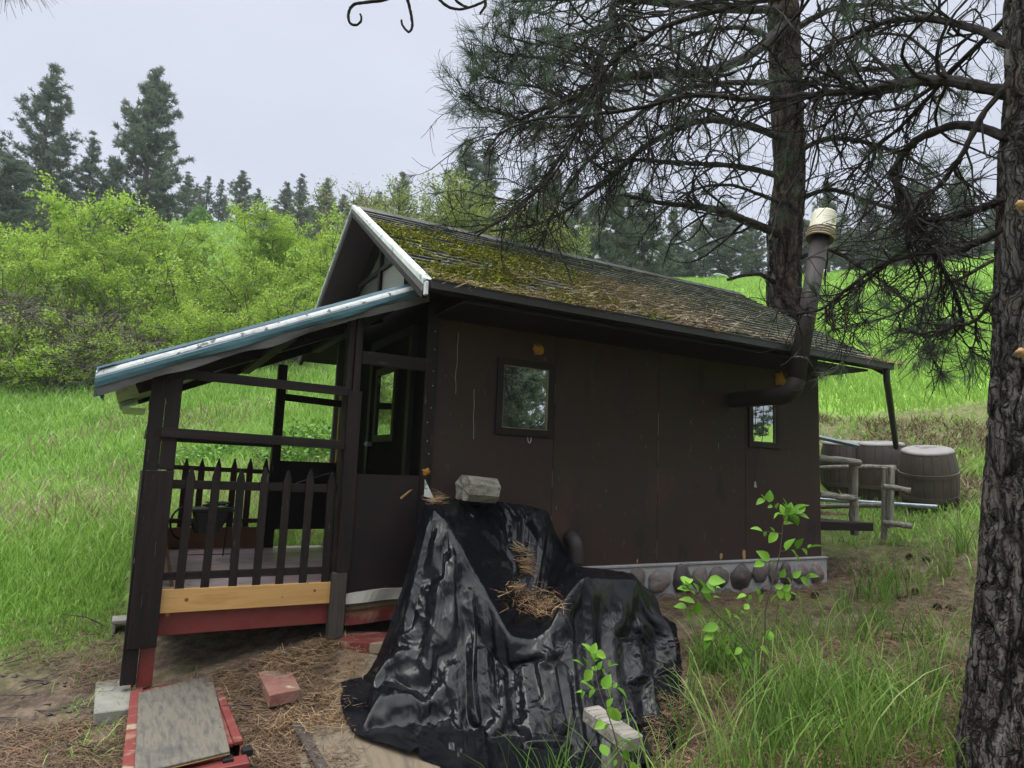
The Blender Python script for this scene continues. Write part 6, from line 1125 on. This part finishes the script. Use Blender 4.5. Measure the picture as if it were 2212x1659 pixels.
x1, y1 = scat(17000, 250, 780, 1380, 1720, -.70, lambda x, y, a, b: nz(x, y)+.35*(a < 720)*(a > 500)-.9*np.exp(-((x+.55)**2/.10+(y+.62)**2/.10)) > -.12)
x2, y2 = scat(48000, 1400, 2650, 1260, 1720, -.48, lambda x, y, a, b: (nz(x, y, 1.4, 3) > -.28) & (y < -.1))
x3, y3 = scat(5000, 0, 300, 1400, 1720, -.74, lambda x, y, a, b: nz(x, y, 2, 9) > -.1); x4, y4 = scat(7000, 1860, 2120, 1090, 1280, .2, lambda x, y, a, b: nz(x, y, 2, 9) > -.15)
x5, y5 = scat(3000, 340, 720, 1330, 1480, -.55)
x = np.concatenate([x1, x2, x3, x4, x5]); y = np.concatenate([y1, y2, y3, y4, y5]); z = gz(x, y)+rg.uniform(.004, .035, len(x)); litter('needle_litter', x, y, z, .15, .0032, 'litter', 'brown fallen pine needles covering the ground around the cabin', 96)
x1, y1 = scat(2200, 560, 780, 1440, 1600, -.70, lambda x, y, a, b: nz(x, y, 3, 5) > -.05); x2, y2 = scat(3000, 1480, 2120, 1420, 1600, -.5, lambda x, y, a, b: nz(x, y, 1.4, 30) > .05); x = np.concatenate([x1, x2]); y = np.concatenate([y1, y2])
litter('fresh_needle_litter', x, y, gz(x, y)+rg.uniform(.01, .05, len(x)), .16, .003, 'littergold', 'golden fresh fallen needles on top of the brown litter', 97)
xs_, ys_ = [], []
for (a0, a1, b0, b1, z0, n) in ((250, 740, 1390, 1720, -.70, 260), (0, 260, 1420, 1720, -.74, 160), (1480, 2200, 1270, 1700, -.45, 260)):
    q1, q2 = scat(n, a0, a1, b0, b1, z0); xs_.append(q1); ys_.append(q2)
x = np.concatenate(xs_); y = np.concatenate(ys_); m = MB(); m2 = MB()
for k in range(len(x)):
    z_ = float(gz(x[k], y[k]))
    if k % 3 == 0: m.tube(wander((x[k], y[k], z_+.012), (rg.normal(), rg.normal(), .05), rg.uniform(.08, .35), 4, .2, rng=rg), np.linspace(.0045, .002, 5)*rg.uniform(.6, 1.6), 4)
    else:
        s_ = rg.uniform(.008, .028); V0 = np.array([(1, 0, 0), (-1, 0, 0), (0, 1, 0), (0, -1, 0), (0, 0, .6), (0, 0, -.6)])*s_*rg.uniform(.6, 1.3, (6, 3)); m2.add(V0+np.array((x[k], y[k], z_+.006)), None, [(0, 2, 4), (2, 1, 4), (1, 3, 4), (3, 0, 4), (2, 0, 5), (1, 2, 5), (3, 1, 5), (0, 3, 5)])
tag(m.build('fallen_twigs', M['stem'], origin=(float(x[0]), float(y[0]), -.7)), 'small broken twigs strewn over the dirt and needles', 'twigs', None, 'stuff'); tag(m2.build('pebbles', M['stem'], origin=(float(x[0]), float(y[0]), -.7)), 'small pebbles and bark crumbs scattered on the bare ground', 'pebbles', None, 'stuff')
# on the roof
n = 12000; xr = rg.uniform(XL, XR, n); s = rg.uniform(.1, SLEN, n); dn = smooth(1.1, 2.0, s+.12*xr+.6*fbm(p3(xr*1.4, s*2, 3), 2))*np.exp(-((xr-2.1)/1.1)**2)*1.0+.7*smooth(SLEN-.18, SLEN-.02, s)*smooth(-.35, .1, fbm(p3(xr*2.2, 0, 1), 2)+.1)
k = rg.random(n) < dn+.008; xr, s = xr[k], s[k]; P = np.array([rp(a, b, .028) for a, b in zip(xr, s)])
litter('roof_needles', P[:, 0], P[:, 1], P[:, 2]+rg.uniform(0, .04, len(P)), .15, .0050, 'litterpale', 'pale dry pine needles drifted over the middle and eave of the near roof slope', 98, .25, .35)
n = 1500; xr = XL+.1+(XR-XL)*rg.random(n); k = fbm(p3(xr*1.8, 2, 1), 2) > -.12; xr = xr[k]; litter('gutter_needles', xr, np.full(len(xr), yg-.05)+rg.normal(0, .035, len(xr)), np.full(len(xr), zg+.018)+rg.normal(0, .015, len(xr)), .13, .0042, 'littergold', 'brown needles heaped along the gutter', 99, .35, .35, rg.normal(0, .7, len(xr)))
# moss cushions along the shingle butts
n = 95000; xr = rg.uniform(XL+.05, XR, n); row = rg.integers(2, 21, n); s = row*.118+.118+rg.normal(0, .014, n); band = smooth(.35, 1.1, s)*(1-smooth(.6, 2.4, xr-.45*(s-1)))+.45*np.exp(-((xr-1.6)/.9)**2)*smooth(1.5, 2.2, s)+.04
k = (rg.random(n) < band*smooth(-.42, .12, fbm(p3(xr*2.6, s*3.2, 7), 3))) & (s < SLEN); xr, s = xr[k], s[k]; P = np.array([rp(a, b, .010) for a, b in zip(xr, s)]); V, Q, v = leaves(P+rg.normal(0, .006, P.shape), .021, np.clip(.45+.3*rg.normal(size=len(P)), 0, 1), aspect=.8, up=1.2, rng=rg)
mesh('roof_moss', V, Q, M['moss'], cabin, var=v)['kind'] = 'stuff'
# needle heaps caught on the tarp, and on the side deck
def nearest(P3, px_, py_):
    d = P3.reshape(-1, 3)-CAM; z = d@FW; u = 1106+F*(d@RT)/z; v = 829.5-F*(d@UP)/z; q = (u-px_)**2+(v-py_)**2; k = np.argsort(q)[:40]; return P3.reshape(-1, 3)[k[np.argmin(z[k])]]
X_, Y_, Z_, A_ = [], [], [], []
for (px_, py_, sx, n, a0) in ((1150, 1290, 24, 200, None), (1170, 1310, 16, 200, None), (1120, 1272, 14, 90, None), (1142, 1205, 6, 70, -1.0), (1150, 1225, 6, 60, -1.0), (1132, 1180, 5, 40, -1.1), (945, 1082, 9, 60, .1)):
    for k in range(n):
        p = nearest(TP[::3, ::3], px_+rg.normal()*sx, py_+rg.normal()*sx*.5); X_.append(p[0]+rg.normal()*.012); Y_.append(p[1]-.015+rg.normal()*.012); Z_.append(p[2]+.01+abs(rg.normal())*.022); A_.append(rg.uniform(0, 6.28) if a0 is None else a0+rg.normal()*.18)
litter('tarp_needles', np.array(X_), np.array(Y_), np.array(Z_), .14, .0034, 'littergold', 'golden pine needles heaped in the hollow of the black tarp', 100, .3, .25, np.array(A_))
a_ = at(1780, 1110, 8.2); n = 900; x = a_[0]+rg.uniform(-.1, .7, n); y = a_[1]+rg.uniform(.05, 1.1, n); litter('deck_needles', x, y, np.full(n, a_[2]+.01)+rg.uniform(0, .03, n)-.04, .15, .004, 'litter', 'brown needles on the small side deck', 101)
# pine cones
def cone(c, s, rz, lab):
    e_ = empty('pine_cone', c, lab, 'pine cone', 'fallen pine cones'); m = MB(); ax = nrm(np.array((math.cos(rz), math.sin(rz), .25))); X1 = nrm(np.cross(ax, (0, 0, 1))); Y1 = np.cross(X1, ax); c = np.array(c)+np.array((0, 0, s*.32))
    for k in range(64):
        t = k/63; a = k*2.39996; r = s*.34*math.sin(math.pi*(.12+.83*t))**.8; p = c+ax*s*(t-.5)*.9; d = X1*math.cos(a)+Y1*math.sin(a); tp = p+d*r*1.15+ax*s*.10; w_ = np.cross(ax, d)*s*.075
        m.add([p+d*r*.2-w_*.4, p+d*r*.2+w_*.4, tp+w_, tp-w_, tp+d*s*.02-ax*s*.03], [(0, 1, 2, 3)], [(3, 2, 4)])
    m.build('scales', M['needlecone'], e_)
CL = 'brown pine cone lying in the needle litter by the log railing'; CF = 'dark pine cone on the mossy ground below the stone foundation'
for q, (px_, py_, z0, g_) in enumerate([(1962, 1152, .3, 0), (2000, 1147, .35, 0), (1975, 1178, .25, 0), (1945, 1192, .2, 0), (2020, 1178, .3, 0), (2050, 1168, .35, 0), (1465, 1292, -.33, 1), (1640, 1282, -.30, 1), (1710, 1290, -.28, 1), (1490, 1296, -.33, 1), (1760, 1286, -.26, 1)]):
    p = hit(px_, py_, 2, z0); cone((p[0], p[1], float(gz(p[0], p[1]))), .095, q*1.7, CF if g_ else CL)
# ------------------------------------------------------------ saplings
def sapling(base, tip, sprigs, seed, lab, lsz=.065, r=.005):
    rg = np.random.default_rng(seed); base = np.array(base); tip = np.array(tip); z = float(gz(base[0], base[1])); e_ = empty('sapling', (base[0], base[1], z), lab, 'sapling'); t = np.linspace(0, 1, 14); S = base+(tip-base)*t[:, None]+np.stack([.018*np.sin(t*7+seed), .01*np.cos(t*5), 0*t], -1)*(t*(1.2-t))[:, None]*2; S[0] = (base[0], base[1], z-.02); m = MB(); m.tube(S, np.linspace(r, r*.4, 14), 6); LV, LT, LA = [], [], []; nv = 0
    def leaf(p, d, s):
        nonlocal nv
        d = nrm(d); nn = nrm(np.array((rg.normal()*.5, rg.normal()*.5-.5, 1.))); x = nrm(np.cross(d, nn)); nn = np.cross(x, d); u = np.array([0, .18, .42, .68, .88, 1.]); w_ = np.array([0, .26, .36, .28, .12, 0])*s; dr = -.25*u**2*s
        mid = p+d*(u*s)[:, None]+nn*dr[:, None]; le = mid-x*w_[:, None]+nn*(w_*.35)[:, None]; ri = mid+x*w_[:, None]+nn*(w_*.35)[:, None]; V = np.vstack([mid, le, ri]); k = 6
        for i in range(5): LT.extend([(nv+i, nv+i+1, nv+k+i+1), (nv+i, nv+k+i+1, nv+k+i), (nv+i, nv+2*k+i, nv+2*k+i+1), (nv+i, nv+2*k+i+1, nv+i+1)])
        LV.append(V); LA.append(np.full(18, rg.random())); nv += 18
    for (u, a, Ln, nl) in sprigs:
        i = min(int(u*13), 12); p = S[i]; d = RT*math.cos(a)+UP*math.sin(a)-FW*rg.uniform(-.3, .3); W = wander(p, d, Ln, 5, .10, (0, 0, -.05), rg); m.tube(W, np.linspace(r*.45, r*.22, 6), 4, cap=False)
        for q in range(nl):
            k = min(5, 1+int(5*q/max(1, nl-1))) if nl > 1 else 5; sd_ = (-1)**q; dd = nrm(W[k]-W[k-1])*.6+np.cross(nrm(W[k]-W[k-1]), FW)*sd_*.9+np.array((0, 0, rg.uniform(-.4, .25))); leaf(W[min(k, 5)], dd if q < nl-1 else W[5]-W[4]+rg.normal(size=3)*.01, lsz*rg.uniform(.4, 1.3))
    for q in range(5): leaf(S[-1-q//2], nrm(S[-1]-S[-3])+np.array((rg.normal()*.8, rg.normal()*.4, rg.uniform(-.5, .5))), lsz*rg.uniform(.7, 1.1))
    m.build('stem', M['stem'], e_); mesh('leaves', np.vstack(LV), np.array(LT), M['sapleaf'], e_, var=np.concatenate(LA), smooth=True)
g0 = at(1700, 1330, 4.6)
sapling(at(1650, 1345, 4.3), at(1700, 1095, 4.3), [(.98, .2, .12, 4), (.95, 2.6, .18, 6), (.9, .4, .15, 5), (.8, 3.0, .12, 4), (.62, .15, .18, 6), (.55, 3.2, .10, 3), (.45, .1, .20, 6), (.35, -.3, .15, 5), (.3, 2.9, .14, 4), (.2, .2, .16, 4)], 111, 'tallest leafy sapling, in front of the cabin right corner', .080)
sapling(at(1640, 1420, 4.0), at(1480, 1262, 4.1), [(1., 2.8, .05, 3), (.9, .8, .12, 5), (.8, 3.6, .10, 4), (.7, .9, .16, 5), (.6, -1.6, .14, 5), (.5, .7, .15, 5), (.4, -1.9, .15, 5), (.25, -1.6, .12, 4), (.15, .5, .13, 4)], 112, 'low spreading sapling leaning left below the stone foundation', .078)
sapling(at(1345, 1665, 2.95), at(1277, 1412, 3.1), [(1., 1.2, .04, 3), (.92, .3, .08, 4), (.85, 2.8, .06, 3), (.75, 0., .09, 4), (.7, 3.1, .10, 4), (.55, .1, .05, 3), (.45, 3.0, .04, 2), (.3, .4, .05, 3), (.1, .2, .08, 3), (.15, 2.9, .06, 2)], 113, 'small bright sapling in front of the black tarp above the stub post', .064, .0035)

# ------------------------------------------------------------ thin damp air
hz = MB().box(-262, 262, -262, 262, -28, 75).build('haze', None); hm = material('damp_air'); t = hm.node_tree; o = N(t, 'ShaderNodeOutputMaterial'); v = N(t, 'ShaderNodeVolumePrincipled', inp={'Color': (.82, .86, .93, 1), 'Density': .0006, 'Anisotropy': .2}); t.links.new(v.outputs[0], o.inputs['Volume'])
hz.data.materials.append(hm); tag(hz, 'thin pale damp air over the whole valley', 'haze', None, 'stuff')
